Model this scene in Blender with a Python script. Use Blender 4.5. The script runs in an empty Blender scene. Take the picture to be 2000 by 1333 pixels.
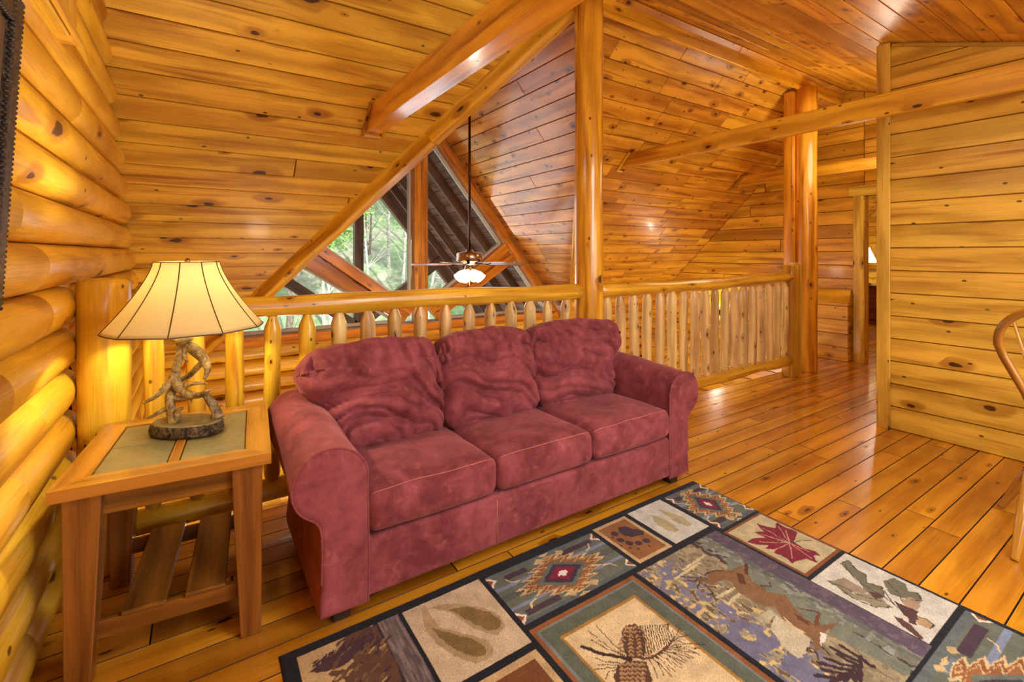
import bpy, bmesh, math, random
import numpy as np
from mathutils import Vector, Matrix, noise

# ------------------------------------------------------------------ camera, world, lights, exposure
SC = bpy.context.scene
COL = SC.collection
E_H = 1.30                                   # eye height; X runs along the railing, Y along the log wall

cam_d = bpy.data.cameras.new('camera')
cam = bpy.data.objects.new('camera', cam_d)
COL.objects.link(cam)
cam.location = (0, 0, E_H)
cam.rotation_euler = (math.radians(90), 0, math.radians(-33.4))
cam_d.sensor_width = 36
cam_d.lens = 924 / 2000 * 36
cam_d.shift_y = -171.5 / 2000
cam_d.clip_start = 0.05
cam_d.clip_end = 300
SC.camera = cam

SC.view_settings.view_transform = 'Standard'
SC.view_settings.look = 'None'
SC.view_settings.gamma = 1
SC.view_settings.exposure = 0.32
SC.view_settings.use_curve_mapping = False
try:
    SC.cycles.use_denoising = True
    SC.cycles.max_bounces = 8
    SC.cycles.diffuse_bounces = 4
    SC.cycles.transparent_max_bounces = 12
    SC.cycles.caustics_reflective = False
    SC.cycles.caustics_refractive = False
    SC.cycles.sample_clamp_indirect = 6
except Exception:
    pass

world = bpy.data.worlds.new('sky')
SC.world = world
world.use_nodes = True
_bg = world.node_tree.nodes['Background']
_bg.inputs[0].default_value = (0.78, 0.88, 1.0, 1)
_bg.inputs[1].default_value = 2.6


def lin(c, a=1.0):
    out = []
    for v in c[:3]:
        v = v / 255.0
        out.append(v / 12.92 if v <= 0.04045 else ((v + 0.055) / 1.055) ** 2.4)
    return (out[0], out[1], out[2], a)


def light(kind, name, loc, energy, color, size=0.1, size_y=None, aim=None):
    d = bpy.data.lights.new(name, kind)
    d.energy = energy
    d.color = color
    if kind == 'AREA':
        d.shape = 'RECTANGLE' if size_y else 'SQUARE'
        d.size = size
        if size_y:
            d.size_y = size_y
    elif kind == 'POINT':
        d.shadow_soft_size = size
    o = bpy.data.objects.new(name, d)
    COL.objects.link(o)
    o.location = loc
    if aim:
        o.rotation_euler = (Vector(aim) - Vector(loc)).to_track_quat('-Z', 'Y').to_euler()
    return o


WARM = (1.0, 0.86, 0.66)
SOFT = (1.0, 0.95, 0.88)
# daylight on the wooded hillside
_sun = light('SUN', 'sun', (0, 0, 30), 3.6, (1.0, 0.96, 0.88), aim=(-6, 24, 12))
_sun.data.angle = 0.02
# bluish fill light added behind the camera; no window is built there
light('AREA', 'rear_fill', (1.9, -1.6, 1.30), 38, (0.86, 0.93, 1.0), 3.4, 0.9, (1.7, 2.0, 0.8))
# two unseen fill lights added to brighten the loft, then the hall lamp
light('AREA', 'loft_fill_panel', (1.5, -0.15, 2.22), 40, (0.98, 0.97, 0.95), 1.1, 1.1, (1.5, 0.25, 0.0))
light('POINT', 'loft_fill_lamp', (1.7, -0.70, 1.80), 40, SOFT, 0.30)
light('POINT', 'hall_ceiling_lamp', (5.3, 1.95, 2.35), 20, WARM, 0.30)
light('POINT', 'bedroom_ceiling_lamp', (8.6, 2.8, 1.9), 30, WARM, 0.1)
# daylight entering by the great-room gable window
light('AREA', 'gable_window_daylight', (2.36, 5.66, 1.30), 20, (0.80, 0.88, 1.0), 2.8, 1.5, (2.36, 2.0, 1.2))
# the great room downstairs has lamps of its own
light('POINT', 'great_room_lamp', (4.6, 4.3, -0.9), 50, WARM, 0.12)
light('POINT', 'great_room_corner_lamp', (0.6, 4.4, -0.7), 30, WARM, 0.12)

# ------------------------------------------------------------------ node helpers


class NT:
    def __init__(self, name):
        self.m = bpy.data.materials.new(name)
        self.m.use_nodes = True
        self.t = self.m.node_tree
        self.t.nodes.clear()
        self.out = self.n('ShaderNodeOutputMaterial')

    def n(self, typ, **kw):
        nd = self.t.nodes.new(typ)
        for k, v in kw.items():
            setattr(nd, k, v)
        return nd

    def link(self, a, b):
        self.t.links.new(a, b)

    def put(self, sock, v):
        if isinstance(v, bpy.types.NodeSocket):
            self.link(v, sock)
        else:
            sock.default_value = v

    def math(self, op, a, b=0.0, c=0.0, clamp=False):
        nd = self.n('ShaderNodeMath', operation=op, use_clamp=clamp)
        self.put(nd.inputs[0], a)
        self.put(nd.inputs[1], b)
        self.put(nd.inputs[2], c)
        return nd.outputs[0]

    def mix(self, fac, a, b, blend='MIX'):
        nd = self.n('ShaderNodeMix', data_type='RGBA', blend_type=blend)
        self.put(nd.inputs['Factor'], fac)
        self.put(nd.inputs[6], a)
        self.put(nd.inputs[7], b)
        return nd.outputs[2]

    def rng(self, v, a, b, c, d, smooth=False):
        nd = self.n('ShaderNodeMapRange')
        nd.clamp = True
        if smooth:
            nd.interpolation_type = 'SMOOTHSTEP'
        for i, x in enumerate((v, a, b, c, d)):
            self.put(nd.inputs[i], x)
        return nd.outputs[0]

    def noise(self, vec, scale=1.0, detail=2.0, rough=0.5, dist=0.0):
        nd = self.n('ShaderNodeTexNoise')
        if vec is not None:
            self.link(vec, nd.inputs['Vector'])
        nd.inputs['Scale'].default_value = scale
        nd.inputs['Detail'].default_value = detail
        nd.inputs['Roughness'].default_value = rough
        nd.inputs['Distortion'].default_value = dist
        return nd.outputs[0]

    def vec(self, x, y, z=0.0):
        nd = self.n('ShaderNodeCombineXYZ')
        self.put(nd.inputs[0], x)
        self.put(nd.inputs[1], y)
        self.put(nd.inputs[2], z)
        return nd.outputs[0]

    def bsdf(self, color, rough=0.5, spec=0.5, coat=0.0, coat_rough=0.1, metal=0.0, normal=None, sheen=0.0, **kw):
        p = self.n('ShaderNodeBsdfPrincipled')
        self.put(p.inputs['Base Color'], color)
        self.put(p.inputs['Roughness'], rough)
        self.put(p.inputs['Specular IOR Level'], spec)
        self.put(p.inputs['Coat Weight'], coat)
        self.put(p.inputs['Coat Roughness'], coat_rough)
        self.put(p.inputs['Metallic'], metal)
        self.put(p.inputs['Sheen Weight'], sheen)
        for k, v in kw.items():
            self.put(p.inputs[k.replace('_', ' ')], v)
        if normal is not None:
            self.link(normal, p.inputs['Normal'])
        self.link(p.outputs[0], self.out.inputs[0])
        return p

    def bump(self, h, strength=0.3, dist=0.01):
        b = self.n('ShaderNodeBump')
        b.inputs['Strength'].default_value = strength
        b.inputs['Distance'].default_value = dist
        self.link(h, b.inputs['Height'])
        return b.outputs[0]


def wood(name, light_c, mid_c, dark_c, knot_c=(58, 26, 10), knots=0.55, ksize=1.0, rough=0.32, coat=0.25, tone=0.16,
         ku=2.1, kv=4.6, ring=34.0, coat_rough=0.12, dark_every=0.86, fine_s=0.16, streaks=0.85):
    """knotty pine: u runs along the grain, v across it, metres; 'rnd' is one number for each board"""
    T = NT(name)
    uv = T.n('ShaderNodeUVMap', uv_map='UV').outputs[0]
    sp = T.n('ShaderNodeSeparateXYZ')
    T.link(uv, sp.inputs[0])
    u, v = sp.outputs[0], sp.outputs[1]
    at = T.n('ShaderNodeAttribute', attribute_name='rnd')
    rnd = at.outputs['Fac']
    warp = T.noise(T.vec(T.math('MULTIPLY', u, 1.3), T.math('MULTIPLY', v, 5.0)), 1.0, 2.0)
    w2 = T.noise(T.vec(T.math('MULTIPLY', u, 9.0), T.math('MULTIPLY', v, 22.0)), 1.0, 1.0)
    kvec = T.vec(T.math('ADD', T.math('MULTIPLY', u, ku), T.math('MULTIPLY', w2, 0.10)),
                 T.math('ADD', T.math('MULTIPLY', v, kv), T.math('MULTIPLY', w2, 0.08)))
    vo = T.n('ShaderNodeTexVoronoi', voronoi_dimensions='2D', feature='F1')
    T.link(kvec, vo.inputs['Vector'])
    vo.inputs['Scale'].default_value = 1.0
    D = vo.outputs['Distance']
    cs = T.n('ShaderNodeSeparateColor')
    T.link(vo.outputs['Color'], cs.inputs[0])
    kr = T.rng(cs.outputs[0], 1.0 - knots, 1.0, 0.0, 0.085 * ksize)
    kr = T.math('MAXIMUM', kr, 0.0005)
    present = T.rng(kr, 0.004, 0.02, 0.0, 1.0)
    K = T.math('MULTIPLY', T.rng(D, T.math('MULTIPLY', kr, 0.72), kr, 1.0, 0.0), present)
    halo = T.math('MULTIPLY', T.rng(D, kr, T.math('MULTIPLY', kr, 4.0), 1.0, 0.0, True), present)
    ph = T.math('ADD', T.math('MULTIPLY', v, ring), T.math('MULTIPLY', warp, 9.0))
    ph = T.math('ADD', ph, T.math('MULTIPLY', halo, 5.0))
    rg = T.math('ADD', T.math('MULTIPLY', T.math('SINE', ph), 0.5), 0.5)
    fine = T.noise(T.vec(T.math('MULTIPLY', u, 5.0), T.math('MULTIPLY', v, 170.0)), 1.0, 3.0, 0.6)
    streak = T.noise(T.vec(T.math('MULTIPLY', u, 0.8), T.math('MULTIPLY', v, 13.0)), 1.0, 3.0, 0.6, 0.4)
    blot = T.noise(T.vec(T.math('MULTIPLY', u, 2.0), T.math('MULTIPLY', v, 4.0)), 1.0, 2.0)
    f = T.math('ADD', T.math('MULTIPLY', rg, 0.60), T.math('MULTIPLY', T.math('SUBTRACT', fine, 0.40), 1.3))
    f = T.math('ADD', f, T.math('MULTIPLY', T.math('SUBTRACT', blot, 0.45), 1.5))
    pale = [min(255, k_ * 1.07 + 6) for k_ in light_c]
    deep = [k_ * 0.90 for k_ in mid_c]
    c = T.mix(T.rng(f, -0.2, 0.55, 0.0, 1.0), lin(pale), lin(light_c))
    c = T.mix(T.rng(f, 0.3, 1.25, 0.0, 1.0), c, lin(deep))
    c = T.mix(T.rng(streak, 0.53, 0.70, 0.0, streaks), c, lin(dark_c))
    # small pin knots
    vp = T.n('ShaderNodeTexVoronoi', voronoi_dimensions='2D', feature='F1')
    T.link(T.vec(T.math('MULTIPLY', u, ku * 2.3), T.math('MULTIPLY', v, kv * 1.9)), vp.inputs['Vector'])
    vp.inputs['Scale'].default_value = 1.0
    cp_ = T.n('ShaderNodeSeparateColor')
    T.link(vp.outputs['Color'], cp_.inputs[0])
    pin = T.math('MULTIPLY', T.rng(vp.outputs['Distance'], 0.045, 0.075, 1.0, 0.0), T.rng(cp_.outputs[1], 1.0 - 0.22 * knots, 1.0 - 0.20 * knots, 0.0, 0.85))
    c = T.mix(T.math('MULTIPLY', halo, 0.62), c, lin(dark_c))
    # tone of each board
    c = T.mix(T.rng(rnd, dark_every, dark_every + 0.05, 0.0, 0.45), c, lin(dark_c))
    hs = T.n('ShaderNodeHueSaturation')
    T.put(hs.inputs['Value'], T.rng(T.math('FRACT', T.math('MULTIPLY', rnd, 7.31)), 0, 1, 1.0 - tone, 1.0 + tone * 0.7))
    T.put(hs.inputs['Hue'], T.rng(T.math('FRACT', T.math('MULTIPLY', rnd, 3.7)), 0, 1, 0.492, 0.506))
    T.link(c, hs.inputs['Color'])
    c = hs.outputs[0]
    c = T.mix(T.math('MULTIPLY', K, 0.93), c, lin(knot_c))
    c = T.mix(pin, c, lin(knot_c))
    h = T.math('ADD', T.math('MULTIPLY', fine, 0.5), T.math('MULTIPLY', K, -0.6))
    h = T.math('ADD', h, T.math('MULTIPLY', warp, 1.2))
    nb = T.bump(h, fine_s, 0.006)
    rr = T.math('ADD', rough, T.math('MULTIPLY', T.math('SUBTRACT', fine, 0.5), 0.25))
    T.bsdf(c, rr, 0.5, coat, coat_rough, normal=nb)
    return T.m


def plain(name, c, rough=0.5, metal=0.0, spec=0.5, coat=0.0, nscale=40.0, var=0.12, bump=0.05, **kw):
    T = NT(name)
    tc = T.n('ShaderNodeTexCoord').outputs['Object']
    nz = T.noise(tc, nscale, 3.0)
    col = T.mix(T.rng(nz, 0.3, 0.7, 0, 1), lin([x * (1 - var) for x in c]), lin([min(255, x * (1 + var)) for x in c]))
    T.bsdf(col, rough, spec, coat, 0.1, metal, T.bump(nz, bump, 0.004), **kw)
    return T.m


M = {}
M['ceil'] = wood('pine_ceiling_boards', (226, 181, 56), (206, 149, 32), (154, 92, 14), knots=0.7, ksize=1.25, rough=0.46, coat=0.06, tone=0.09, dark_every=0.95)
M['ceil_r'] = wood('pine_ceiling_boards_red', (224, 166, 50), (202, 132, 28), (146, 78, 12), knots=0.85, ksize=1.05, rough=0.36, coat=0.12, tone=0.17, ku=3.2, kv=5.6, dark_every=0.86)
M['ceil_g'] = wood('pine_great_room_ceiling', (212, 151, 66), (186, 118, 44), (128, 69, 26), knots=0.85, ksize=1.05, rough=0.27, coat=0.5, tone=0.10, ku=3.2, kv=5.0, dark_every=0.9)
M['wall'] = wood('pine_wall_boards', (228, 186, 68), (208, 155, 42), (160, 102, 20), knots=0.6, ksize=1.05, rough=0.36, coat=0.15, tone=0.12, dark_every=0.92)
M['wall_end'] = wood('pine_hall_boards', (226, 176, 52), (204, 145, 30), (154, 90, 14), knots=0.7, rough=0.34, coat=0.2, tone=0.13, dark_every=0.9)
M['floor'] = wood('pine_floor_boards', (208, 145, 34), (182, 109, 16), (122, 61, 6), knot_c=(56, 24, 10), knots=0.6, ksize=0.75, rough=0.24, coat=0.45, tone=0.15, ring=40, coat_rough=0.10, kv=6.0, dark_every=0.93, streaks=0.45)
M['log'] = wood('pine_wall_logs', (230, 181, 46), (212, 151, 26), (164, 97, 10), knots=0.6, ksize=1.35, rough=0.42, coat=0.12, tone=0.10, ku=1.7, kv=3.4, ring=22, dark_every=0.9)
M['post'] = wood('pine_round_posts', (228, 166, 44), (206, 132, 22), (150, 76, 8), knots=0.7, ksize=1.0, rough=0.24, coat=0.5, tone=0.03, ku=2.2, kv=4.0, ring=60, coat_rough=0.10)
M['rail'] = wood('pine_rails', (228, 183, 50), (208, 151, 28), (160, 97, 12), knots=0.7, ksize=0.8, rough=0.3, coat=0.35, tone=0.05, ku=3.0, kv=6.0, ring=50)
M['picket'] = wood('pine_pickets', (228, 197, 124), (208, 168, 94), (160, 113, 52), knots=0.8, ksize=0.9, rough=0.4, coat=0.15, tone=0.07, ku=4.0, kv=9.0, ring=70)
M['beam'] = wood('pine_beams', (226, 172, 44), (206, 141, 24), (154, 86, 10), knots=0.55, ksize=1.0, rough=0.28, coat=0.4, tone=0.03, ring=45)
M['beam_red'] = wood('pine_beam_redder', (220, 153, 36), (196, 118, 18), (142, 69, 10), knots=0.4, ksize=0.9, rough=0.22, coat=0.6, tone=0.03, ring=45)
M['trim'] = wood('pine_trim', (230, 195, 76), (210, 164, 46), (162, 109, 22), knots=0.6, ksize=0.9, rough=0.36, coat=0.2, tone=0.05, ku=2.6, kv=7)
M['win_wood'] = wood('pine_window_frame', (218, 147, 44), (194, 113, 26), (138, 69, 14), knots=0.7, ksize=0.9, rough=0.34, coat=0.2, tone=0.05, ku=2.8, kv=6)
M['table'] = wood('oak_table_wood', (132, 82, 26), (102, 58, 14), (62, 32, 6), knots=0.0, rough=0.34, coat=0.3, tone=0.08, ring=80, dark_every=1.1)
M['table_top'] = wood('oak_table_top_wood', (178, 124, 40), (148, 94, 22), (98, 54, 10), knots=0.0, rough=0.3, coat=0.3, tone=0.08, ring=80, dark_every=1.1)
M['chair'] = wood('oak_chair_wood', (186, 134, 44), (152, 100, 26), (100, 60, 12), knots=0.0, rough=0.22, coat=0.6, tone=0.05, ring=90, dark_every=1.1)
M['porch'] = wood('brown_stained_porch_wood', (128, 88, 66), (104, 68, 50), (70, 46, 34), knots=0.4, rough=0.5, coat=0.0, tone=0.2)
M['dresser'] = wood('dark_red_dresser_wood', (110, 48, 26), (86, 34, 18), (50, 20, 12), knots=0.0, rough=0.3, coat=0.4, tone=0.1, dark_every=1.1)
M['casing'] = wood('pine_window_casing', (232, 184, 64), (212, 156, 42), (168, 108, 20), knots=0.0, rough=0.36, coat=0.2, tone=0.04, ring=50, dark_every=1.1, streaks=0.4)
M['groove'] = plain('board_tongue', (140, 84, 16), 0.6)
M['groove_floor'] = plain('floor_board_tongue', (70, 36, 14), 0.7)

# ------------------------------------------------------------------ mesh helpers
ORG = {}


class MB:
    def __init__(self):
        self.v, self.f, self.uv, self.mi, self.r, self.sm = [], [], [], [], [], []

    def face(self, idx, uvs=None, mi=0, rnd=0.5, smooth=False):
        self.f.append(tuple(idx))
        self.uv.append(uvs if uvs else [(0.0, 0.0)] * len(idx))
        self.mi.append(mi)
        self.r.append(rnd)
        self.sm.append(smooth)

    def quad(self, pts, uvs=None, mi=0, rnd=0.5, smooth=False):
        b = len(self.v)
        self.v += [tuple(p) for p in pts]
        self.face(range(b, b + len(pts)), uvs, mi, rnd, smooth)

    def board(self, p0, p1, w, h, side=None, mi=0, rnd=None, w1=None, h1=None, bev=0.003):
        """a board from p0 to p1, w wide along side, h high; grain along it, chamfered edges"""
        p0, p1 = Vector(p0), Vector(p1)
        d = (p1 - p0)
        L = d.length
        d.normalize()
        if side is None:
            side = d.cross(Vector((0, 0, 1)))
            if side.length < 1e-3:
                side = Vector((1, 0, 0))
        s = Vector(side)
        s = (s - d * s.dot(d)).normalized()
        n = d.cross(s).normalized()
        w1 = w if w1 is None else w1
        h1 = h if h1 is None else h1
        rnd = random.random() if rnd is None else rnd
        ou, ov = rnd * 37.0, rnd * 91.0
        bev = min(bev, w * 0.3, h * 0.3)
        rings = []
        for (p, ww, hh, e) in ((p0, w, h, 0), (p0, w, h, 1), (p1, w1, h1, 1), (p1, w1, h1, 0)):
            a, b = ww / 2, hh / 2
            if e:
                pp = p + d * (bev if p is p0 else -bev)
                prof = [(a - bev, b), (a, b - bev), (a, -b + bev), (a - bev, -b), (-a + bev, -b), (-a, -b + bev), (-a, b - bev), (-a + bev, b)]
            else:
                pp = p
                a2, b2 = a - bev, b - bev
                c = bev * 0.5
                prof = [(a2 - c, b2), (a2, b2 - c), (a2, -b2 + c), (a2 - c, -b2), (-a2 + c, -b2), (-a2, -b2 + c), (-a2, b2 - c), (-a2 + c, b2)]
            base = len(self.v)
            self.v += [tuple(pp + s * x + n * y) for x, y in prof]
            rings.append(base)
        per = [0]
        prof = [(w / 2, h / 2), (w / 2, -h / 2), (-w / 2, -h / 2), (-w / 2, h / 2)]
        arc = [0, 0.001, h, h + .001, h + w, h + w + .001, 2 * h + w, 2 * h + w + .001, 2 * h + 2 * w]
        us = [0, bev, L - bev, L]
        for i in range(3):
            for j in range(8):
                k = (j + 1) % 8
                a, b = rings[i], rings[i + 1]
                self.face((a + j, a + k, b + k, b + j),
                          [(us[i] + ou, arc[j] + ov), (us[i] + ou, arc[j + 1] + ov), (us[i + 1] + ou, arc[j + 1] + ov), (us[i + 1] + ou, arc[j] + ov)], mi, rnd)
        self.face([rings[0] + j for j in reversed(range(8))], [(ou + 3 + 0.3 * math.cos(j), ov + 0.05 * math.sin(j)) for j in range(8)], mi, rnd)
        self.face([rings[3] + j for j in range(8)], [(ou + 5 + 0.3 * math.cos(j), ov + 0.05 * math.sin(j)) for j in range(8)], mi, rnd)
        return self

    def box(self, c, s, mi=0, rnd=None, bev=0.003, rz=0.0):
        """axis box, grain along its longest side"""
        c = Vector(c)
        k = max(range(3), key=lambda i: s[i])
        ax = [Vector((math.cos(rz), math.sin(rz), 0)), Vector((-math.sin(rz), math.cos(rz), 0)), Vector((0, 0, 1))]
        d = ax[k] * (s[k] / 2)
        a, b = ax[(k + 1) % 3], ax[(k + 2) % 3]
        return self.board(c - d, c + d, s[(k + 1) % 3], s[(k + 2) % 3], a, mi, rnd, bev=bev)

    def tube(self, pts, radii, n=14, mi=0, rnd=None, wob=0.0, seed=0, caps=True, flat=1.0, smooth=True):
        pts = [Vector(p) for p in pts]
        rnd = random.random() if rnd is None else rnd
        ou, ov = rnd * 37.0, rnd * 91.0
        pts = [q for k_, q in enumerate(pts)]
        keep = [0] + [k_ for k_ in range(1, len(pts)) if (pts[k_] - pts[k_ - 1]).length > 1e-6]
        if hasattr(radii, '__len__'):
            radii = [radii[k_] for k_ in keep]
        pts = [pts[k_] for k_ in keep]
        t0 = (pts[1] - pts[0]).normalized()
        up = Vector((0, 0, 1)) if abs(t0.z) < 0.9 else Vector((1, 0, 0))
        s = t0.cross(up).normalized()
        rings, L = [], 0.0
        for i, p in enumerate(pts):
            if i == 0:
                t = (pts[1] - pts[0])
            elif i == len(pts) - 1:
                t = (pts[-1] - pts[-2])
            else:
                t = (pts[i + 1] - pts[i - 1])
            if t.length < 1e-9:
                t = t0.copy()
            t.normalize()
            t0 = t
            s = (s - t * s.dot(t)).normalized()
            b = t.cross(s)
            if i:
                L += (p - pts[i - 1]).length
            r = radii[i] if hasattr(radii, '__len__') else radii
            base = len(self.v)
            for j in range(n):
                a = 2 * math.pi * j / n
                rr = r
                if wob:
                    rr += wob * noise.noise(Vector((math.cos(a) * 1.2 + seed * 7.7, math.sin(a) * 1.2, L * 3.0)))
                self.v.append(tuple(p + s * (math.cos(a) * rr) + b * (math.sin(a) * rr * flat)))
            rings.append((base, L, r))
        rm = max(x[2] for x in rings)
        for i in range(len(rings) - 1):
            (a, la, ra), (b, lb, rb) = rings[i], rings[i + 1]
            for j in range(n):
                k = (j + 1) % n
                v0, v1 = 2 * math.pi * j / n * rm + ov, 2 * math.pi * (j + 1) / n * rm + ov
                self.face((a + j, a + k, b + k, b + j), [(la + ou, v0), (la + ou, v1), (lb + ou, v1), (lb + ou, v0)], mi, rnd, smooth)
        if caps:
            for (base, l, r), rev in ((rings[0], True), (rings[-1], False)):
                o = [base + j for j in range(n)]
                uvc = [(ou + 9 + r * math.cos(2 * math.pi * j / n) * 2, ov + r * math.sin(2 * math.pi * j / n)) for j in range(n)]
                if rev:
                    o, uvc = o[::-1], uvc[::-1]
                self.face(o, uvc, mi, rnd)
        return self

    def lathe(self, c, prof, n=28, mi=0, rnd=0.5, smooth=True, sx=1.0, sy=1.0, seed=None, wob=0.0):
        c = Vector(c)
        base = len(self.v)
        for (r, z) in prof:
            for j in range(n):
                a = 2 * math.pi * j / n
                rr = r
                if wob:
                    rr += wob * noise.noise(Vector((math.cos(a) * 2 + (seed or 0), math.sin(a) * 2, z * 8)))
                self.v.append((c.x + math.cos(a) * rr * sx, c.y + math.sin(a) * rr * sy, c.z + z))
        for i in range(len(prof) - 1):
            for j in range(n):
                k = (j + 1) % n
                a, b = base + i * n, base + (i + 1) * n
                self.face((a + j, a + k, b + k, b + j), [(prof[i][1], j / n), (prof[i][1], (j + 1) / n), (prof[i + 1][1], (j + 1) / n), (prof[i + 1][1], j / n)], mi, rnd, smooth)
        if prof[0][0] > 1e-4:
            self.face([base + j for j in reversed(range(n))], None, mi, rnd)
        if prof[-1][0] > 1e-4:
            b = base + (len(prof) - 1) * n
            self.face([b + j for j in range(n)], None, mi, rnd)
        return self

    def build(self, name, mats, parent=None, org=None, bevel=0):
        if not isinstance(mats, (list, tuple)):
            mats = [mats]
        org = Vector(org) if org is not None else (ORG.get(parent.name, Vector()) if parent else Vector())
        me = bpy.data.meshes.new(name)
        vs = [(x - org.x, y - org.y, z - org.z) for x, y, z in self.v]
        me.from_pydata(vs, [], self.f)
        for m in mats:
            me.materials.append(m)
        uvl = me.uv_layers.new(name='UV')
        flat = [c for f in self.uv for p in f for c in p]
        uvl.data.foreach_set('uv', flat)
        me.polygons.foreach_set('material_index', self.mi)
        me.polygons.foreach_set('use_smooth', self.sm)
        at = me.attributes.new('rnd', 'FLOAT', 'FACE')
        at.data.foreach_set('value', self.r)
        me.update()
        o = bpy.data.objects.new(name, me)
        COL.objects.link(o)
        if parent:
            o.parent = parent
        elif org.length > 0:
            o.location = org
        ORG[o.name] = org
        if bevel:
            b = o.modifiers.new('bevel', 'BEVEL')
            b.width = bevel
            b.segments = 2
            b.limit_method = 'ANGLE'
        return o


def thing(name, label, cat, loc=(0, 0, 0), group=None):
    o = bpy.data.objects.new(name, None)
    COL.objects.link(o)
    o.empty_display_size = 0.1
    o.location = loc
    ORG[o.name] = Vector(loc)
    return tag(o, label, cat, group)


def tag(o, label, cat, group=None):
    o['label'] = label
    o['category'] = cat
    if group:
        o['group'] = group
    return o


def struct(o):
    o['kind'] = 'structure'
    return o


# ------------------------------------------------------------------ boarded surfaces


def clip(poly, a, b, c):
    """keep the part of a convex polygon where a*u + b*v <= c"""
    out = []
    n = len(poly)
    for i in range(n):
        p, q = poly[i], poly[(i + 1) % n]
        dp, dq = a * p[0] + b * p[1] - c, a * q[0] + b * q[1] - c
        if dp <= 0:
            out.append(p)
        if (dp < 0 < dq) or (dq < 0 < dp):
            t = dp / (dp - dq)
            out.append((p[0] + (q[0] - p[0]) * t, p[1] + (q[1] - p[1]) * t))
    res = []
    for p in out:
        if not res or (abs(p[0] - res[-1][0]) + abs(p[1] - res[-1][1])) > 1e-5:
            res.append(p)
    if len(res) > 1 and abs(res[0][0] - res[-1][0]) + abs(res[0][1] - res[-1][1]) < 1e-5:
        res.pop()
    return res


def area2(p):
    return sum(p[i][0] * p[(i + 1) % len(p)][1] - p[(i + 1) % len(p)][0] * p[i][1] for i in range(len(p)))


def inset(poly, g):
    r = poly
    n = len(poly)
    for i in range(n):
        p, q = poly[i], poly[(i + 1) % n]
        dx, dy = q[0] - p[0], q[1] - p[1]
        l = math.hypot(dx, dy)
        if l < 1e-7:
            continue
        a, b = dy / l, -dx / l          # outward normal of a counter-clockwise polygon
        r = clip(r, a, b, a * p[0] + b * p[1] - g)
        if len(r) < 3:
            return []
    return r


def boards(mb, P0, U, V, N, poly, w, phase=0.0, g=0.0020, bev=0.0055, depth=0.014, lmin=1.6, lmax=3.6, seed=1, back=True, bmi=0):
    """tongue-and-groove boards along U inside a convex polygon given in (u, v); N faces the room"""
    rs = random.Random(seed)
    P0, U, V, N = Vector(P0), Vector(U).normalized(), Vector(V).normalized(), Vector(N).normalized()
    if area2(poly) < 0:
        poly = poly[::-1]
    flip = U.cross(V).dot(N) < 0
    W = lambda p, d=0.0: tuple(P0 + U * p[0] + V * p[1] + N * d)
    vmin, vmax = min(p[1] for p in poly), max(p[1] for p in poly)
    k0 = math.floor((vmin - phase) / w)
    k1 = math.ceil((vmax - phase) / w)
    for k in range(k0, k1):
        a, b = phase + k * w, phase + (k + 1) * w
        st = clip(clip(poly, 0, 1, b), 0, -1, -a)
        if len(st) < 3:
            continue
        umin, umax = min(p[0] for p in st), max(p[0] for p in st)
        u = umin - rs.uniform(0, lmax)
        while u < umax:
            un = u + rs.uniform(lmin, lmax)
            pc = clip(clip(st, 1, 0, un), -1, 0, -u)
            u = un
            if len(pc) < 3 or abs(area2(pc)) < 1e-4:
                continue
            lo = inset(pc, g)
            hi = inset(pc, g + bev * 0.55)
            rnd = rs.random()
            ou, ov = rnd * 57.0 + k * 3.1, rnd * 133.0
            uvf = lambda p: (p[0] + ou, p[1] + ov)
            if len(hi) >= 3:
                q = hi[::-1] if flip else hi
                mb.quad([W(p) for p in q], [uvf(p) for p in q], 0, rnd)
            if len(hi) == len(lo) and len(hi) >= 3:
                n = len(hi)
                for i in range(n):
                    j = (i + 1) % n
                    s1 = [(hi[i], 0.0), (lo[i], -bev), (lo[j], -bev), (hi[j], 0.0)]
                    s2 = [(lo[i], -bev), (lo[i], -depth), (lo[j], -depth), (lo[j], -bev)]
                    for s in (s1, s2):
                        m_ = 1 if s is s2 else bmi
                        if flip:
                            s = s[::-1]
                        mb.quad([W(p, d) for p, d in s], [uvf(p) for p, d in s], m_, rnd)
    if back:
        q = poly[::-1] if flip else poly
        mb.quad([W(p, -depth) for p in q], [(p[0], p[1]) for p in q], 1, 0.3)
    return mb
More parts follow.
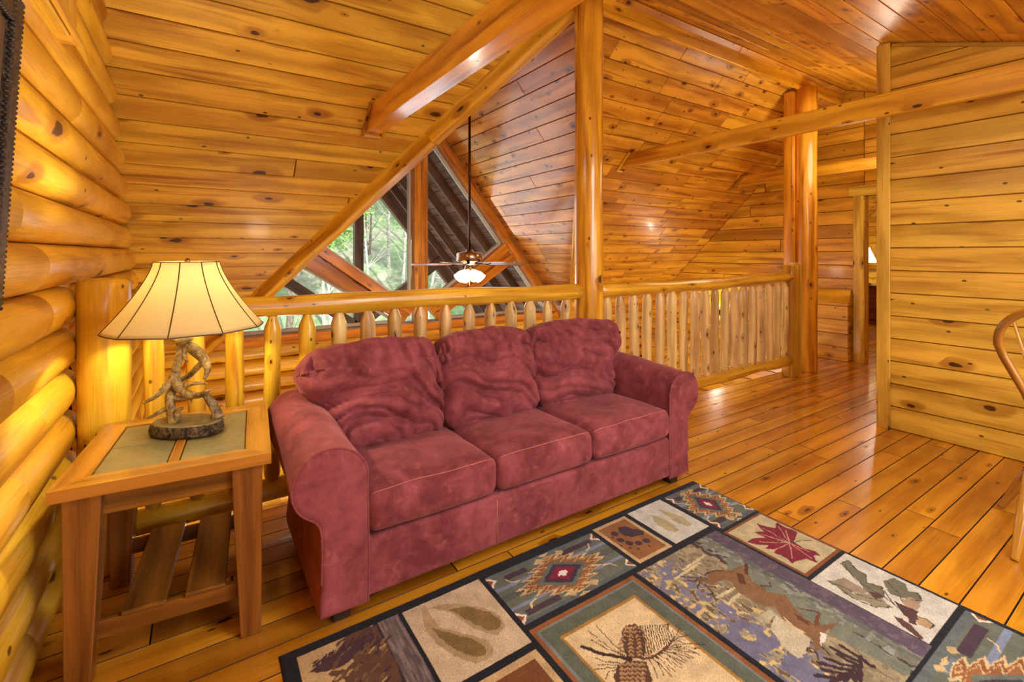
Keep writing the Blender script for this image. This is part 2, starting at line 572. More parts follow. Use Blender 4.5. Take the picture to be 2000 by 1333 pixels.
RUG_SHAPES = [
('P',(112,116,92),[(1.866,1.173),(1.877,1.12),(1.862,0.983),(1.862,0.917),(1.875,0.819),(1.863,0.73),(1.851,0.543),(1.805,0.536),(1.793,0.619),(1.784,0.707),(1.802,0.755),(1.75,0.851),(1.812,0.913),(1.774,0.993),(1.772,1.114)]),
('P',(186,172,132),[(1.716,0.891),(1.714,0.844),(1.706,0.773),(1.647,0.755),(1.588,0.755),(1.593,0.784),(1.615,0.833),(1.638,0.87)]),
('P',(170,160,120),[(1.64,0.924),(1.726,0.917),(1.716,0.891),(1.634,0.888)]),
('L',(196,180,130),0.012,[(1.572,1.209),(1.736,1.216)]),
('L',(196,180,130),0.012,[(1.645,1.226),(1.8,1.235)]),
('L',(196,180,130),0.012,[(1.621,1.056),(1.748,1.048)]),
('L',(196,180,130),0.012,[(1.623,1.014),(1.722,1.022)]),
('P',(122,88,52),[(1.669,1.145),(1.721,1.157),(1.77,1.142),(1.807,1.118),(1.868,1.109),(1.901,1.102),(1.842,1.068),(1.813,1.032),(1.82,0.983),(1.779,0.951),(1.722,0.965),(1.717,1.009),(1.743,1.051),(1.739,1.098),(1.699,1.107),(1.653,1.111),(1.655,1.136)]),
('P',(126,92,56),[(1.783,1.101),(1.837,1.103),(1.893,1.104),(1.833,1.063),(1.791,1.02),(1.793,0.981),(1.848,0.926),(1.799,0.912),(1.759,0.913),(1.722,0.937),(1.713,0.987),(1.71,1.026),(1.742,1.082)]),
('P',(122,88,54),[(1.796,0.932),(1.852,0.923),(1.816,0.884),(1.785,0.828),(1.787,0.795),(1.835,0.812),(1.848,0.808),(1.797,0.781),(1.835,0.764),(1.86,0.747),(1.797,0.758),(1.739,0.751),(1.69,0.734),(1.668,0.742),(1.71,0.77),(1.709,0.793),(1.709,0.831),(1.719,0.872),(1.744,0.905)]),
('P',(92,56,32),[(1.783,0.863),(1.778,0.825),(1.781,0.807),(1.763,0.803),(1.761,0.837)]),
('P',(84,50,28),[(1.81,1.099),(1.819,1.073),(1.78,1.038),(1.76,1.05)]),
('P',(196,170,120),[(1.733,0.879),(1.72,0.832),(1.717,0.792),(1.707,0.802),(1.707,0.84)]),
('P',(210,200,170),[(1.762,0.766),(1.776,0.749),(1.73,0.743),(1.696,0.737)]),
('L',(110,66,34),0.012,[(1.784,0.789),(1.852,0.809)]),
('L',(80,48,28),0.014,[(1.837,1.071),(1.889,1.101)]),
('L',(70,48,40),0.006,[(1.82,1.001),(1.845,0.975),(1.865,0.991)]),
('L',(90,60,46),0.006,[(1.815,0.867),(1.831,0.84),(1.859,0.813)]),
('L',(74,46,30),0.006,[(1.602,1.207),(1.631,1.179),(1.667,1.155),(1.671,1.135)]),
('L',(74,46,30),0.006,[(1.589,1.184),(1.62,1.159),(1.651,1.157)]),
('L',(74,46,30),0.006,[(1.597,1.13),(1.631,1.143)]),
('L',(74,46,30),0.006,[(1.642,1.127),(1.631,1.091),(1.598,1.047)]),
('L',(74,46,30),0.006,[(1.6,1.086),(1.623,1.079)]),
('L',(74,46,30),0.006,[(1.689,1.159),(1.737,1.156),(1.779,1.136)]),
('L',(74,46,30),0.006,[(1.631,1.125),(1.663,1.095)]),
('L',(70,44,30),0.006,[(1.67,0.748),(1.66,0.761),(1.645,0.757)]),
('L',(70,44,30),0.006,[(1.668,0.742),(1.643,0.718)]),
('L',(70,44,30),0.006,[(1.7,0.734),(1.689,0.708)]),
('L',(70,44,30),0.006,[(1.656,0.75),(1.659,0.734)]),
('L',(58,38,40),0.013,[(1.762,0.653),(1.757,0.678),(1.762,0.707)]),
('L',(58,38,40),0.013,[(1.739,0.648),(1.727,0.681),(1.725,0.718)]),
('L',(58,38,40),0.013,[(1.723,0.646),(1.714,0.669),(1.715,0.697)]),
('L',(58,38,40),0.013,[(1.707,0.644),(1.681,0.675),(1.665,0.71)]),
('L',(58,38,40),0.013,[(1.689,0.637),(1.656,0.673),(1.631,0.713)]),
('L',(58,38,40),0.013,[(1.673,0.635),(1.637,0.663),(1.61,0.695)]),
('L',(58,38,40),0.013,[(1.658,0.633),(1.611,0.663),(1.572,0.696)]),
('L',(58,38,40),0.013,[(1.735,0.638),(1.686,0.628),(1.648,0.622)]),
('L',(58,38,40),0.013,[(1.766,0.65),(1.708,0.629),(1.663,0.612)]),
('L',(58,38,40),0.013,[(1.713,0.646),(1.664,0.64),(1.625,0.637)]),
('L',(58,38,40),0.013,[(1.759,0.635),(1.753,0.621),(1.757,0.611)]),
('L',(58,38,40),0.013,[(1.665,0.64),(1.622,0.649),(1.588,0.661)]),
('P',(124,28,44),[(2.223,1.249),(2.23,1.213),(2.254,1.172),(2.313,1.196),(2.3,1.16),(2.309,1.118),(2.302,1.098),(2.242,1.08),(2.217,1.073),(2.207,1.026),(2.225,0.992),(2.213,0.959),(2.187,0.976),(2.149,0.946),(2.138,0.988),(2.098,0.995),(2.054,1.004),(2.074,1.03),(2.073,1.051),(2.063,1.083),(2.095,1.089),(2.057,1.119),(2.098,1.119),(2.06,1.155),(2.042,1.188),(2.101,1.184),(2.145,1.161),(2.139,1.211),(2.184,1.188)]),
('L',(196,160,120),0.0035,[(2.193,1.078),(2.209,1.208)]),
('L',(196,160,120),0.0035,[(2.193,1.078),(2.28,1.173)]),
('L',(196,160,120),0.0035,[(2.193,1.078),(2.279,1.137)]),
('L',(196,160,120),0.0035,[(2.193,1.078),(2.15,1.187)]),
('L',(196,160,120),0.0035,[(2.193,1.078),(2.088,1.159)]),
('L',(196,160,120),0.0035,[(2.193,1.078),(2.076,1.09)]),
('L',(196,160,120),0.0035,[(2.193,1.078),(2.092,1.018)]),
('L',(196,160,120),0.0035,[(2.193,1.078),(2.16,0.974)]),
('L',(196,160,120),0.0035,[(2.193,1.078),(2.197,1.0)]),
('L',(196,160,120),0.0035,[(2.193,1.078),(2.169,1.116)]),
('L',(70,66,44),0.005,[(2.2,1.073),(2.256,1.059),(2.294,1.034)]),
('P',(108,104,78),[(2.223,0.892),(2.276,0.88),(2.237,0.839),(2.231,0.801),(2.181,0.783),(2.2,0.741),(2.162,0.719),(2.139,0.715),(2.115,0.75),(2.119,0.765),(2.171,0.809),(2.202,0.862)]),
('P',(140,130,96),[(2.059,0.873),(2.113,0.848),(2.104,0.824),(2.063,0.784),(2.115,0.75),(2.125,0.715),(2.104,0.677),(2.054,0.71),(2.057,0.743),(2.037,0.774),(2.039,0.809),(2.065,0.839)]),
('P',(150,128,98),[(2.103,0.855),(2.137,0.842),(2.133,0.785),(2.124,0.753),(2.087,0.768),(2.076,0.803)]),
('P',(108,104,78),[(2.245,0.751),(2.304,0.732),(2.297,0.696),(2.257,0.675),(2.28,0.65),(2.236,0.625),(2.213,0.649),(2.19,0.682),(2.181,0.706)]),
('P',(84,60,52),[(2.129,0.759),(2.148,0.737),(2.143,0.712),(2.098,0.725)]),
('P',(78,52,48),[(2.148,0.682),(2.153,0.653),(2.158,0.616),(2.081,0.602),(2.096,0.64)]),
('P',(160,134,98),[(2.176,0.673),(2.222,0.66),(2.231,0.628),(2.162,0.617),(2.149,0.651)]),
('P',(170,138,92),[(2.123,0.614),(2.136,0.589),(2.126,0.564),(2.095,0.565),(2.081,0.594)]),
('P',(84,54,50),[(2.105,0.634),(2.136,0.609),(2.072,0.599),(2.063,0.613)]),
('P',(92,62,54),[(2.055,0.659),(2.066,0.635),(2.059,0.608),(2.022,0.565),(2.004,0.568),(2.026,0.614)]),
('L',(62,56,44),0.004,[(2.228,0.878),(2.171,0.819),(2.152,0.772),(2.148,0.719),(2.113,0.645)]),
('L',(62,56,44),0.004,[(2.064,0.865),(2.076,0.813),(2.078,0.765),(2.107,0.709)]),
('L',(62,56,44),0.004,[(2.249,0.738),(2.209,0.688),(2.171,0.667)]),
('L',(62,56,44),0.004,[(2.223,0.892),(2.276,0.88),(2.237,0.839),(2.231,0.801),(2.181,0.783),(2.2,0.741),(2.162,0.719)]),
('L',(62,56,44),0.004,[(2.059,0.873),(2.061,0.837),(2.037,0.774),(2.054,0.71),(2.104,0.677)]),
('L',(62,56,44),0.004,[(2.27,0.652),(2.236,0.625),(2.213,0.649)]),
('L',(62,56,44),0.004,[(2.123,0.614),(2.136,0.589),(2.126,0.564),(2.095,0.565)]),
('L',(62,56,44),0.004,[(2.181,0.725),(2.139,0.688),(2.105,0.642)]),
('P',(84,56,36),[(1.234,1.153),(1.265,1.139),(1.262,1.106),(1.235,1.071),(1.206,1.04),(1.172,1.027),(1.137,1.056),(1.16,1.101),(1.193,1.138)]),
('P',(84,56,36),[(1.087,1.054),(1.133,1.047),(1.175,1.014),(1.142,0.964),(1.068,0.907),(1.004,0.904),(0.995,0.955),(1.047,1.027)]),
('L',(160,122,78),0.006,[(1.219,1.143),(1.231,1.146),(1.231,1.136)]),
('L',(160,122,78),0.006,[(1.23,1.135),(1.243,1.138),(1.243,1.129)]),
('L',(160,122,78),0.006,[(1.242,1.128),(1.254,1.131),(1.254,1.121)]),
('L',(160,122,78),0.006,[(1.253,1.12),(1.266,1.123),(1.266,1.114)]),
('L',(160,122,78),0.006,[(1.202,1.134),(1.214,1.137),(1.214,1.127)]),
('L',(160,122,78),0.006,[(1.217,1.124),(1.229,1.127),(1.229,1.117)]),
('L',(160,122,78),0.006,[(1.232,1.114),(1.244,1.117),(1.244,1.107)]),
('L',(160,122,78),0.006,[(1.247,1.104),(1.259,1.107),(1.259,1.097)]),
('L',(160,122,78),0.006,[(1.185,1.125),(1.197,1.128),(1.197,1.119)]),
('L',(160,122,78),0.006,[(1.203,1.113),(1.215,1.116),(1.215,1.106)]),
('L',(160,122,78),0.006,[(1.222,1.101),(1.234,1.103),(1.234,1.094)]),
('L',(160,122,78),0.006,[(1.241,1.088),(1.253,1.091),(1.253,1.082)]),
('L',(160,122,78),0.006,[(1.168,1.117),(1.18,1.119),(1.18,1.11)]),
('L',(160,122,78),0.006,[(1.19,1.102),(1.202,1.105),(1.202,1.095)]),
('L',(160,122,78),0.006,[(1.213,1.087),(1.224,1.09),(1.225,1.081)]),
('L',(160,122,78),0.006,[(1.235,1.073),(1.247,1.075),(1.247,1.066)]),
('L',(160,122,78),0.006,[(1.152,1.108),(1.163,1.111),(1.164,1.102)]),
('L',(160,122,78),0.006,[(1.178,1.091),(1.189,1.094),(1.189,1.085)]),
('L',(160,122,78),0.006,[(1.203,1.074),(1.215,1.077),(1.215,1.068)]),
('L',(160,122,78),0.006,[(1.229,1.058),(1.241,1.06),(1.241,1.051)]),
('L',(160,122,78),0.006,[(1.141,1.096),(1.153,1.099),(1.153,1.09)]),
('L',(160,122,78),0.006,[(1.167,1.08),(1.178,1.082),(1.179,1.073)]),
('L',(160,122,78),0.006,[(1.192,1.063),(1.204,1.065),(1.204,1.056)]),
('L',(160,122,78),0.006,[(1.218,1.046),(1.229,1.048),(1.229,1.04)]),
('L',(160,122,78),0.006,[(1.131,1.085),(1.142,1.087),(1.143,1.078)]),
('L',(160,122,78),0.006,[(1.156,1.068),(1.168,1.071),(1.168,1.062)]),
('L',(160,122,78),0.006,[(1.181,1.052),(1.193,1.054),(1.193,1.045)]),
('L',(160,122,78),0.006,[(1.207,1.035),(1.218,1.037),(1.218,1.029)]),
('L',(160,122,78),0.006,[(1.121,1.073),(1.132,1.076),(1.133,1.067)]),
('L',(160,122,78),0.006,[(1.146,1.057),(1.157,1.059),(1.157,1.051)]),
('L',(160,122,78),0.006,[(1.171,1.041),(1.182,1.043),(1.182,1.034)]),
('L',(160,122,78),0.006,[(1.196,1.024),(1.207,1.026),(1.207,1.018)]),
('L',(160,122,78),0.007,[(1.097,1.048),(1.109,1.05),(1.109,1.042)]),
('L',(160,122,78),0.007,[(1.111,1.04),(1.122,1.041),(1.122,1.033)]),
('L',(160,122,78),0.007,[(1.124,1.031),(1.135,1.033),(1.136,1.024)]),
('L',(160,122,78),0.007,[(1.137,1.022),(1.148,1.024),(1.149,1.016)]),
('L',(160,122,78),0.007,[(1.15,1.014),(1.162,1.015),(1.162,1.007)]),
('L',(160,122,78),0.007,[(1.086,1.037),(1.097,1.039),(1.097,1.031)]),
('L',(160,122,78),0.007,[(1.099,1.029),(1.11,1.03),(1.11,1.022)]),
('L',(160,122,78),0.007,[(1.112,1.02),(1.123,1.022),(1.123,1.013)]),
('L',(160,122,78),0.007,[(1.125,1.011),(1.136,1.013),(1.137,1.005)]),
('L',(160,122,78),0.007,[(1.138,1.003),(1.149,1.004),(1.15,0.996)]),
('L',(160,122,78),0.007,[(1.074,1.026),(1.085,1.028),(1.086,1.02)]),
('L',(160,122,78),0.007,[(1.087,1.018),(1.098,1.019),(1.099,1.011)]),
('L',(160,122,78),0.007,[(1.1,1.009),(1.111,1.011),(1.111,1.003)]),
('L',(160,122,78),0.007,[(1.113,1.001),(1.124,1.002),(1.124,0.994)]),
('L',(160,122,78),0.007,[(1.126,0.992),(1.137,0.993),(1.137,0.985)]),
('L',(160,122,78),0.007,[(1.063,1.015),(1.073,1.017),(1.074,1.009)]),
('L',(160,122,78),0.007,[(1.076,1.007),(1.086,1.008),(1.087,1.0)]),
('L',(160,122,78),0.007,[(1.088,0.998),(1.099,1.0),(1.1,0.992)]),
('L',(160,122,78),0.007,[(1.101,0.99),(1.112,0.991),(1.113,0.984)]),
('L',(160,122,78),0.007,[(1.114,0.982),(1.125,0.983),(1.125,0.975)]),
('L',(160,122,78),0.007,[(1.052,1.005),(1.062,1.006),(1.063,0.998)]),
('L',(160,122,78),0.007,[(1.064,0.996),(1.075,0.998),(1.076,0.99)]),
('L',(160,122,78),0.007,[(1.077,0.988),(1.088,0.989),(1.088,0.982)]),
('L',(160,122,78),0.007,[(1.09,0.98),(1.1,0.981),(1.101,0.973)]),
('L',(160,122,78),0.007,[(1.102,0.971),(1.113,0.973),(1.114,0.965)]),
('L',(160,122,78),0.007,[(1.041,0.994),(1.051,0.996),(1.052,0.988)]),
('L',(160,122,78),0.007,[(1.053,0.986),(1.064,0.987),(1.064,0.98)]),
('L',(160,122,78),0.007,[(1.066,0.978),(1.076,0.979),(1.077,0.971)]),
('L',(160,122,78),0.007,[(1.078,0.97),(1.089,0.971),(1.09,0.963)]),
('L',(160,122,78),0.007,[(1.091,0.961),(1.101,0.963),(1.102,0.955)]),
('L',(160,122,78),0.007,[(1.03,0.984),(1.04,0.985),(1.041,0.978)]),
('L',(160,122,78),0.007,[(1.043,0.976),(1.053,0.977),(1.054,0.97)]),
('L',(160,122,78),0.007,[(1.055,0.968),(1.065,0.969),(1.066,0.962)]),
('L',(160,122,78),0.007,[(1.067,0.96),(1.078,0.961),(1.078,0.953)]),
('L',(160,122,78),0.007,[(1.08,0.951),(1.09,0.953),(1.091,0.945)]),
('L',(160,122,78),0.007,[(1.02,0.974),(1.03,0.975),(1.031,0.968)]),
('L',(160,122,78),0.007,[(1.032,0.966),(1.042,0.967),(1.043,0.96)]),
('L',(160,122,78),0.007,[(1.044,0.958),(1.054,0.959),(1.055,0.952)]),
('L',(160,122,78),0.007,[(1.057,0.95),(1.067,0.951),(1.067,0.944)]),
('L',(160,122,78),0.007,[(1.069,0.942),(1.079,0.943),(1.08,0.936)]),
('L',(160,122,78),0.007,[(1.009,0.964),(1.019,0.966),(1.02,0.958)]),
('L',(160,122,78),0.007,[(1.022,0.956),(1.032,0.958),(1.032,0.95)]),
('L',(160,122,78),0.007,[(1.034,0.948),(1.044,0.95),(1.045,0.942)]),
('L',(160,122,78),0.007,[(1.046,0.94),(1.056,0.942),(1.057,0.934)]),
('L',(160,122,78),0.007,[(1.058,0.932),(1.068,0.933),(1.069,0.926)]),
('L',(160,122,78),0.007,[(0.999,0.955),(1.009,0.956),(1.01,0.949)]),
('L',(160,122,78),0.007,[(1.012,0.947),(1.021,0.948),(1.022,0.941)]),
('L',(160,122,78),0.007,[(1.024,0.939),(1.033,0.94),(1.034,0.933)]),
('L',(160,122,78),0.007,[(1.036,0.931),(1.046,0.932),(1.046,0.925)]),
('L',(160,122,78),0.007,[(1.048,0.923),(1.058,0.924),(1.058,0.917)]),
('L',(54,36,28),0.014,[(1.045,1.168),(1.065,1.139),(1.071,1.12),(1.1,1.09),(1.14,1.048)]),
('L',(90,58,44),0.008,[(1.172,1.027),(1.2,1.014),(1.257,1.013),(1.313,1.02)]),
('L',(66,44,34),0.003,[(1.148,1.067),(1.135,1.125),(1.145,1.211)]),
('L',(66,44,34),0.003,[(1.137,1.068),(1.116,1.118),(1.106,1.212)]),
('L',(66,44,34),0.003,[(1.132,1.074),(1.105,1.119),(1.087,1.172)]),
('L',(66,44,34),0.003,[(1.101,1.056),(1.069,1.083),(1.05,1.11)]),
('L',(66,44,34),0.003,[(1.096,1.051),(1.061,1.074),(1.04,1.088)]),
('L',(66,44,34),0.003,[(1.09,1.046),(1.059,1.061),(1.018,1.083)]),
('L',(66,44,34),0.003,[(1.084,1.045),(1.049,1.051),(1.024,1.042)]),
('L',(66,44,34),0.003,[(1.187,1.029),(1.224,1.079),(1.26,1.128)]),
('L',(66,44,34),0.003,[(1.196,1.029),(1.234,1.078),(1.268,1.124)]),
('L',(66,44,34),0.003,[(1.205,1.028),(1.243,1.078),(1.276,1.12)]),
('L',(66,44,34),0.003,[(1.215,1.027),(1.253,1.078),(1.284,1.115)]),
('L',(66,44,34),0.003,[(1.224,1.026),(1.263,1.077),(1.292,1.111)]),
('L',(66,44,34),0.003,[(1.234,1.026),(1.272,1.077),(1.301,1.107)]),
('L',(66,44,34),0.003,[(1.244,1.025),(1.282,1.076),(1.309,1.103)]),
('L',(66,44,34),0.003,[(1.253,1.024),(1.292,1.076),(1.317,1.098)]),
('L',(66,44,34),0.003,[(1.263,1.024),(1.302,1.076),(1.325,1.094)]),
('L',(66,44,34),0.003,[(1.273,1.023),(1.312,1.075),(1.333,1.09)]),
('L',(66,44,34),0.003,[(1.283,1.022),(1.322,1.075),(1.341,1.085)]),
('L',(66,44,34),0.003,[(1.293,1.022),(1.333,1.075),(1.349,1.081)]),
('L',(66,44,34),0.003,[(1.303,1.021),(1.343,1.074),(1.358,1.077)]),
('L',(66,44,34),0.003,[(1.313,1.02),(1.353,1.074),(1.366,1.072)]),
('L',(66,44,34),0.003,[(1.193,1.019),(1.18,0.989),(1.158,0.953)]),
('L',(66,44,34),0.003,[(1.2,1.018),(1.203,0.98),(1.198,0.937)]),
('L',(66,44,34),0.003,[(1.206,1.018),(1.199,0.988),(1.183,0.951)]),
('L',(66,44,34),0.003,[(1.212,1.017),(1.223,0.981),(1.223,0.939)]),
('L',(66,44,34),0.003,[(1.219,1.016),(1.218,0.986),(1.208,0.95)]),
('L',(66,44,34),0.003,[(1.225,1.016),(1.242,0.981),(1.249,0.941)]),
('L',(66,44,34),0.003,[(1.232,1.015),(1.237,0.984),(1.233,0.948)]),
('L',(66,44,34),0.003,[(1.238,1.014),(1.262,0.982),(1.276,0.943)]),
('L',(66,44,34),0.003,[(1.245,1.014),(1.257,0.983),(1.259,0.946)]),
('L',(66,44,34),0.003,[(1.251,1.013),(1.282,0.983),(1.303,0.945)]),
('L',(66,44,34),0.003,[(1.258,1.012),(1.277,0.981),(1.286,0.944)]),
('L',(66,44,34),0.003,[(1.265,1.012),(1.303,0.983),(1.331,0.948)]),
('L',(66,44,34),0.003,[(1.271,1.011),(1.297,0.98),(1.312,0.941)]),
('L',(66,44,34),0.003,[(1.278,1.01),(1.324,0.984),(1.359,0.95)]),
('L',(66,44,34),0.003,[(1.285,1.009),(1.318,0.978),(1.34,0.939)]),
('L',(66,44,34),0.003,[(1.291,1.009),(1.345,0.985),(1.388,0.952)]),
('L',(66,44,34),0.003,[(1.317,1.024),(1.344,1.066)]),
('L',(150,126,100),0.003,[(1.317,1.024),(1.364,1.056)]),
('L',(66,44,34),0.003,[(1.317,1.024),(1.376,1.042)]),
('L',(150,126,100),0.003,[(1.317,1.024),(1.38,1.025)]),
('L',(66,44,34),0.003,[(1.317,1.024),(1.375,1.008)]),
('L',(150,126,100),0.003,[(1.317,1.024),(1.362,0.994)]),
('L',(66,44,34),0.003,[(1.317,1.024),(1.342,0.984)]),
('L',(150,126,100),0.003,[(1.317,1.024),(1.32,0.98)]),
('L',(66,44,34),0.003,[(1.317,1.024),(1.297,0.982)]),
('P',(176,150,104),[(0.675,1.623),(0.69,1.621),(0.687,1.576),(0.69,1.5),(0.666,1.515),(0.656,1.551)]),
('P',(168,144,96),[(0.694,1.603),(0.734,1.596),(0.787,1.566),(0.861,1.492),(0.891,1.426),(0.877,1.376),(0.838,1.359),(0.813,1.39),(0.782,1.431),(0.766,1.493),(0.744,1.546)]),
('P',(126,102,52),[(0.749,1.558),(0.814,1.531),(0.868,1.464),(0.878,1.405),(0.851,1.379),(0.823,1.397),(0.795,1.445),(0.772,1.504)]),
('P',(168,144,96),[(0.66,1.586),(0.66,1.549),(0.695,1.489),(0.761,1.411),(0.8,1.358),(0.793,1.311),(0.755,1.299),(0.721,1.309),(0.682,1.358),(0.655,1.434),(0.643,1.509)]),
('P',(126,102,52),[(0.662,1.518),(0.69,1.478),(0.755,1.401),(0.781,1.344),(0.765,1.316),(0.735,1.327),(0.694,1.382),(0.67,1.457)]),
('P',(168,156,108),[(1.857,1.576),(1.877,1.529),(1.884,1.46),(1.863,1.412),(1.834,1.407),(1.811,1.446),(1.821,1.514)]),
('P',(168,156,108),[(1.927,1.586),(1.956,1.531),(1.972,1.453),(1.956,1.406),(1.927,1.406),(1.908,1.457),(1.916,1.53)]),
('P',(62,44,52),[(1.642,1.582),(1.676,1.574),(1.689,1.538),(1.722,1.498),(1.697,1.473),(1.671,1.491),(1.635,1.497),(1.617,1.526),(1.624,1.557)]),
('E',(62,44,52),0.017,(1.594,1.556)),
('E',(62,44,52),0.017,(1.579,1.508)),
('E',(62,44,52),0.017,(1.597,1.471)),
('E',(62,44,52),0.017,(1.63,1.449)),
('E',(62,44,52),0.017,(1.673,1.443)),
('E',(62,44,52),0.006,(1.567,1.542)),
('E',(62,44,52),0.006,(1.551,1.479)),
('E',(62,44,52),0.006,(1.575,1.445)),
('E',(62,44,52),0.006,(1.6,1.42)),
('E',(62,44,52),0.006,(1.653,1.41)),
('P',(96,66,46),[(0.479,1.639),(0.509,1.629),(0.512,1.521),(0.517,1.455),(0.508,1.382),(0.424,1.174),(0.306,1.252),(0.368,1.474),(0.33,1.52),(0.341,1.53),(0.376,1.507),(0.407,1.528),(0.37,1.622),(0.429,1.643)]),
('P',(74,48,50),[(0.28,1.559),(0.304,1.569),(0.326,1.576),(0.352,1.582),(0.386,1.598),(0.427,1.603),(0.484,1.607),(0.508,1.564),(0.479,1.505),(0.438,1.545),(0.411,1.543),(0.381,1.527),(0.349,1.531),(0.318,1.539)]),
('L',(70,46,46),0.009,[(0.425,1.506),(0.409,1.495)]),
('L',(170,140,84),0.009,[(0.363,1.455),(0.348,1.446)]),
('L',(120,92,56),0.009,[(0.394,1.374),(0.38,1.366)]),
('L',(120,92,56),0.009,[(0.368,1.381),(0.354,1.372)]),
('L',(104,80,52),0.009,[(0.482,1.534),(0.466,1.523)]),
('L',(70,46,46),0.009,[(0.495,1.444),(0.478,1.434)]),
('L',(120,92,56),0.009,[(0.409,1.603),(0.393,1.591)]),
('L',(120,92,56),0.009,[(0.471,1.472),(0.455,1.462)]),
('L',(70,46,46),0.009,[(0.509,1.505),(0.492,1.494)]),
('L',(120,92,56),0.009,[(0.461,1.467),(0.445,1.457)]),
('L',(104,80,52),0.009,[(0.431,1.346),(0.416,1.338)]),
('L',(70,46,46),0.009,[(0.368,1.414),(0.354,1.406)]),
('L',(104,80,52),0.009,[(0.494,1.584),(0.477,1.572)]),
('L',(104,80,52),0.009,[(0.362,1.545),(0.347,1.534)]),
('L',(120,92,56),0.009,[(0.384,1.576),(0.369,1.565)]),
('L',(70,46,46),0.009,[(0.536,1.557),(0.518,1.546)]),
('L',(120,92,56),0.009,[(0.506,1.508),(0.489,1.497)]),
('L',(120,92,56),0.009,[(0.512,1.528),(0.494,1.516)]),
('L',(70,46,46),0.009,[(0.416,1.45),(0.4,1.441)]),
('L',(120,92,56),0.009,[(0.416,1.503),(0.401,1.493)]),
('L',(120,92,56),0.009,[(0.48,1.544),(0.463,1.533)]),
('L',(70,46,46),0.009,[(0.351,1.498),(0.336,1.488)]),
('L',(120,92,56),0.009,[(0.439,1.388),(0.424,1.379)]),
('L',(70,46,46),0.009,[(0.352,1.454),(0.338,1.445)]),
('L',(170,140,84),0.009,[(0.37,1.501),(0.355,1.491)]),
('L',(120,92,56),0.009,[(0.471,1.429),(0.455,1.42)]),
('L',(170,140,84),0.009,[(0.51,1.537),(0.493,1.526)]),
('L',(120,92,56),0.009,[(0.421,1.499),(0.405,1.489)]),
('L',(120,92,56),0.009,[(0.395,1.454),(0.38,1.444)]),
('L',(104,80,52),0.009,[(0.432,1.553),(0.416,1.541)]),
('L',(170,140,84),0.009,[(0.366,1.414),(0.352,1.406)]),
('L',(120,92,56),0.009,[(0.473,1.564),(0.456,1.552)]),
('L',(104,80,52),0.009,[(0.334,1.445),(0.32,1.436)]),
('L',(70,46,46),0.009,[(0.406,1.418),(0.391,1.409)]),
('L',(70,46,46),0.009,[(0.466,1.581),(0.449,1.57)]),
('L',(170,140,84),0.009,[(0.345,1.443),(0.331,1.434)]),
('L',(70,46,46),0.009,[(0.484,1.409),(0.468,1.4)]),
('L',(170,140,84),0.009,[(0.473,1.54),(0.456,1.529)]),
('L',(70,46,46),0.009,[(0.326,1.408),(0.312,1.399)]),
('L',(120,92,56),0.009,[(0.409,1.585),(0.393,1.573)]),
('L',(120,92,56),0.009,[(0.477,1.593),(0.46,1.581)]),
('L',(170,140,84),0.009,[(0.394,1.404),(0.379,1.395)]),
('L',(170,140,84),0.009,[(0.405,1.349),(0.391,1.341)]),
('L',(170,140,84),0.009,[(0.39,1.495),(0.375,1.485)]),
('L',(170,140,84),0.009,[(0.395,1.621),(0.379,1.609)]),
('L',(104,80,52),0.009,[(0.487,1.568),(0.469,1.556)]),
('L',(104,80,52),0.009,[(0.363,1.488),(0.349,1.478)]),
('L',(170,140,84),0.009,[(0.412,1.387),(0.398,1.379)]),
('L',(104,80,52),0.009,[(0.433,1.353),(0.418,1.345)]),
('L',(170,140,84),0.009,[(0.371,1.382),(0.357,1.374)]),
('L',(120,92,56),0.009,[(0.451,1.554),(0.434,1.543)]),
('L',(120,92,56),0.009,[(0.353,1.43),(0.339,1.421)]),
('L',(104,80,52),0.009,[(0.378,1.505),(0.363,1.495)]),
('L',(170,140,84),0.009,[(0.355,1.497),(0.341,1.487)]),
('L',(120,92,56),0.009,[(0.396,1.361),(0.382,1.353)]),
('L',(104,80,52),0.009,[(0.426,1.44),(0.411,1.43)]),
('L',(120,92,56),0.009,[(0.426,1.459),(0.41,1.449)]),
('L',(170,140,84),0.009,[(0.471,1.414),(0.455,1.405)]),
('L',(70,46,46),0.009,[(0.374,1.588),(0.358,1.576)]),
('L',(104,80,52),0.009,[(0.349,1.457),(0.335,1.448)]),
('L',(120,92,56),0.009,[(0.333,1.416),(0.319,1.408)]),
('L',(70,46,46),0.009,[(0.487,1.58),(0.47,1.569)]),
('L',(104,80,52),0.009,[(0.501,1.502),(0.484,1.491)]),
('L',(120,92,56),0.009,[(0.519,1.557),(0.501,1.546)]),
('L',(104,80,52),0.009,[(0.424,1.414),(0.41,1.405)]),
('L',(120,92,56),0.009,[(0.468,1.575),(0.451,1.563)]),
('L',(120,92,56),0.009,[(0.462,1.544),(0.446,1.532)]),
('L',(104,80,52),0.009,[(0.343,1.483),(0.329,1.473)]),
('L',(170,140,84),0.009,[(0.334,1.446),(0.32,1.437)]),
('L',(104,80,52),0.009,[(0.37,1.558),(0.355,1.547)]),
('L',(74,48,50),0.007,[(0.482,1.601),(0.468,1.594)]),
('L',(74,48,50),0.007,[(0.48,1.581),(0.466,1.574)]),
('L',(74,48,50),0.007,[(0.463,1.621),(0.449,1.613)]),
('L',(74,48,50),0.007,[(0.363,1.594),(0.351,1.587)]),
('L',(74,48,50),0.007,[(0.451,1.614),(0.437,1.607)]),
('L',(74,48,50),0.007,[(0.34,1.594),(0.328,1.588)]),
('L',(74,48,50),0.007,[(0.313,1.551),(0.301,1.545)]),
('L',(74,48,50),0.007,[(0.49,1.613),(0.476,1.606)]),
('L',(74,48,50),0.007,[(0.439,1.598),(0.425,1.591)]),
('L',(74,48,50),0.007,[(0.396,1.594),(0.383,1.587)]),
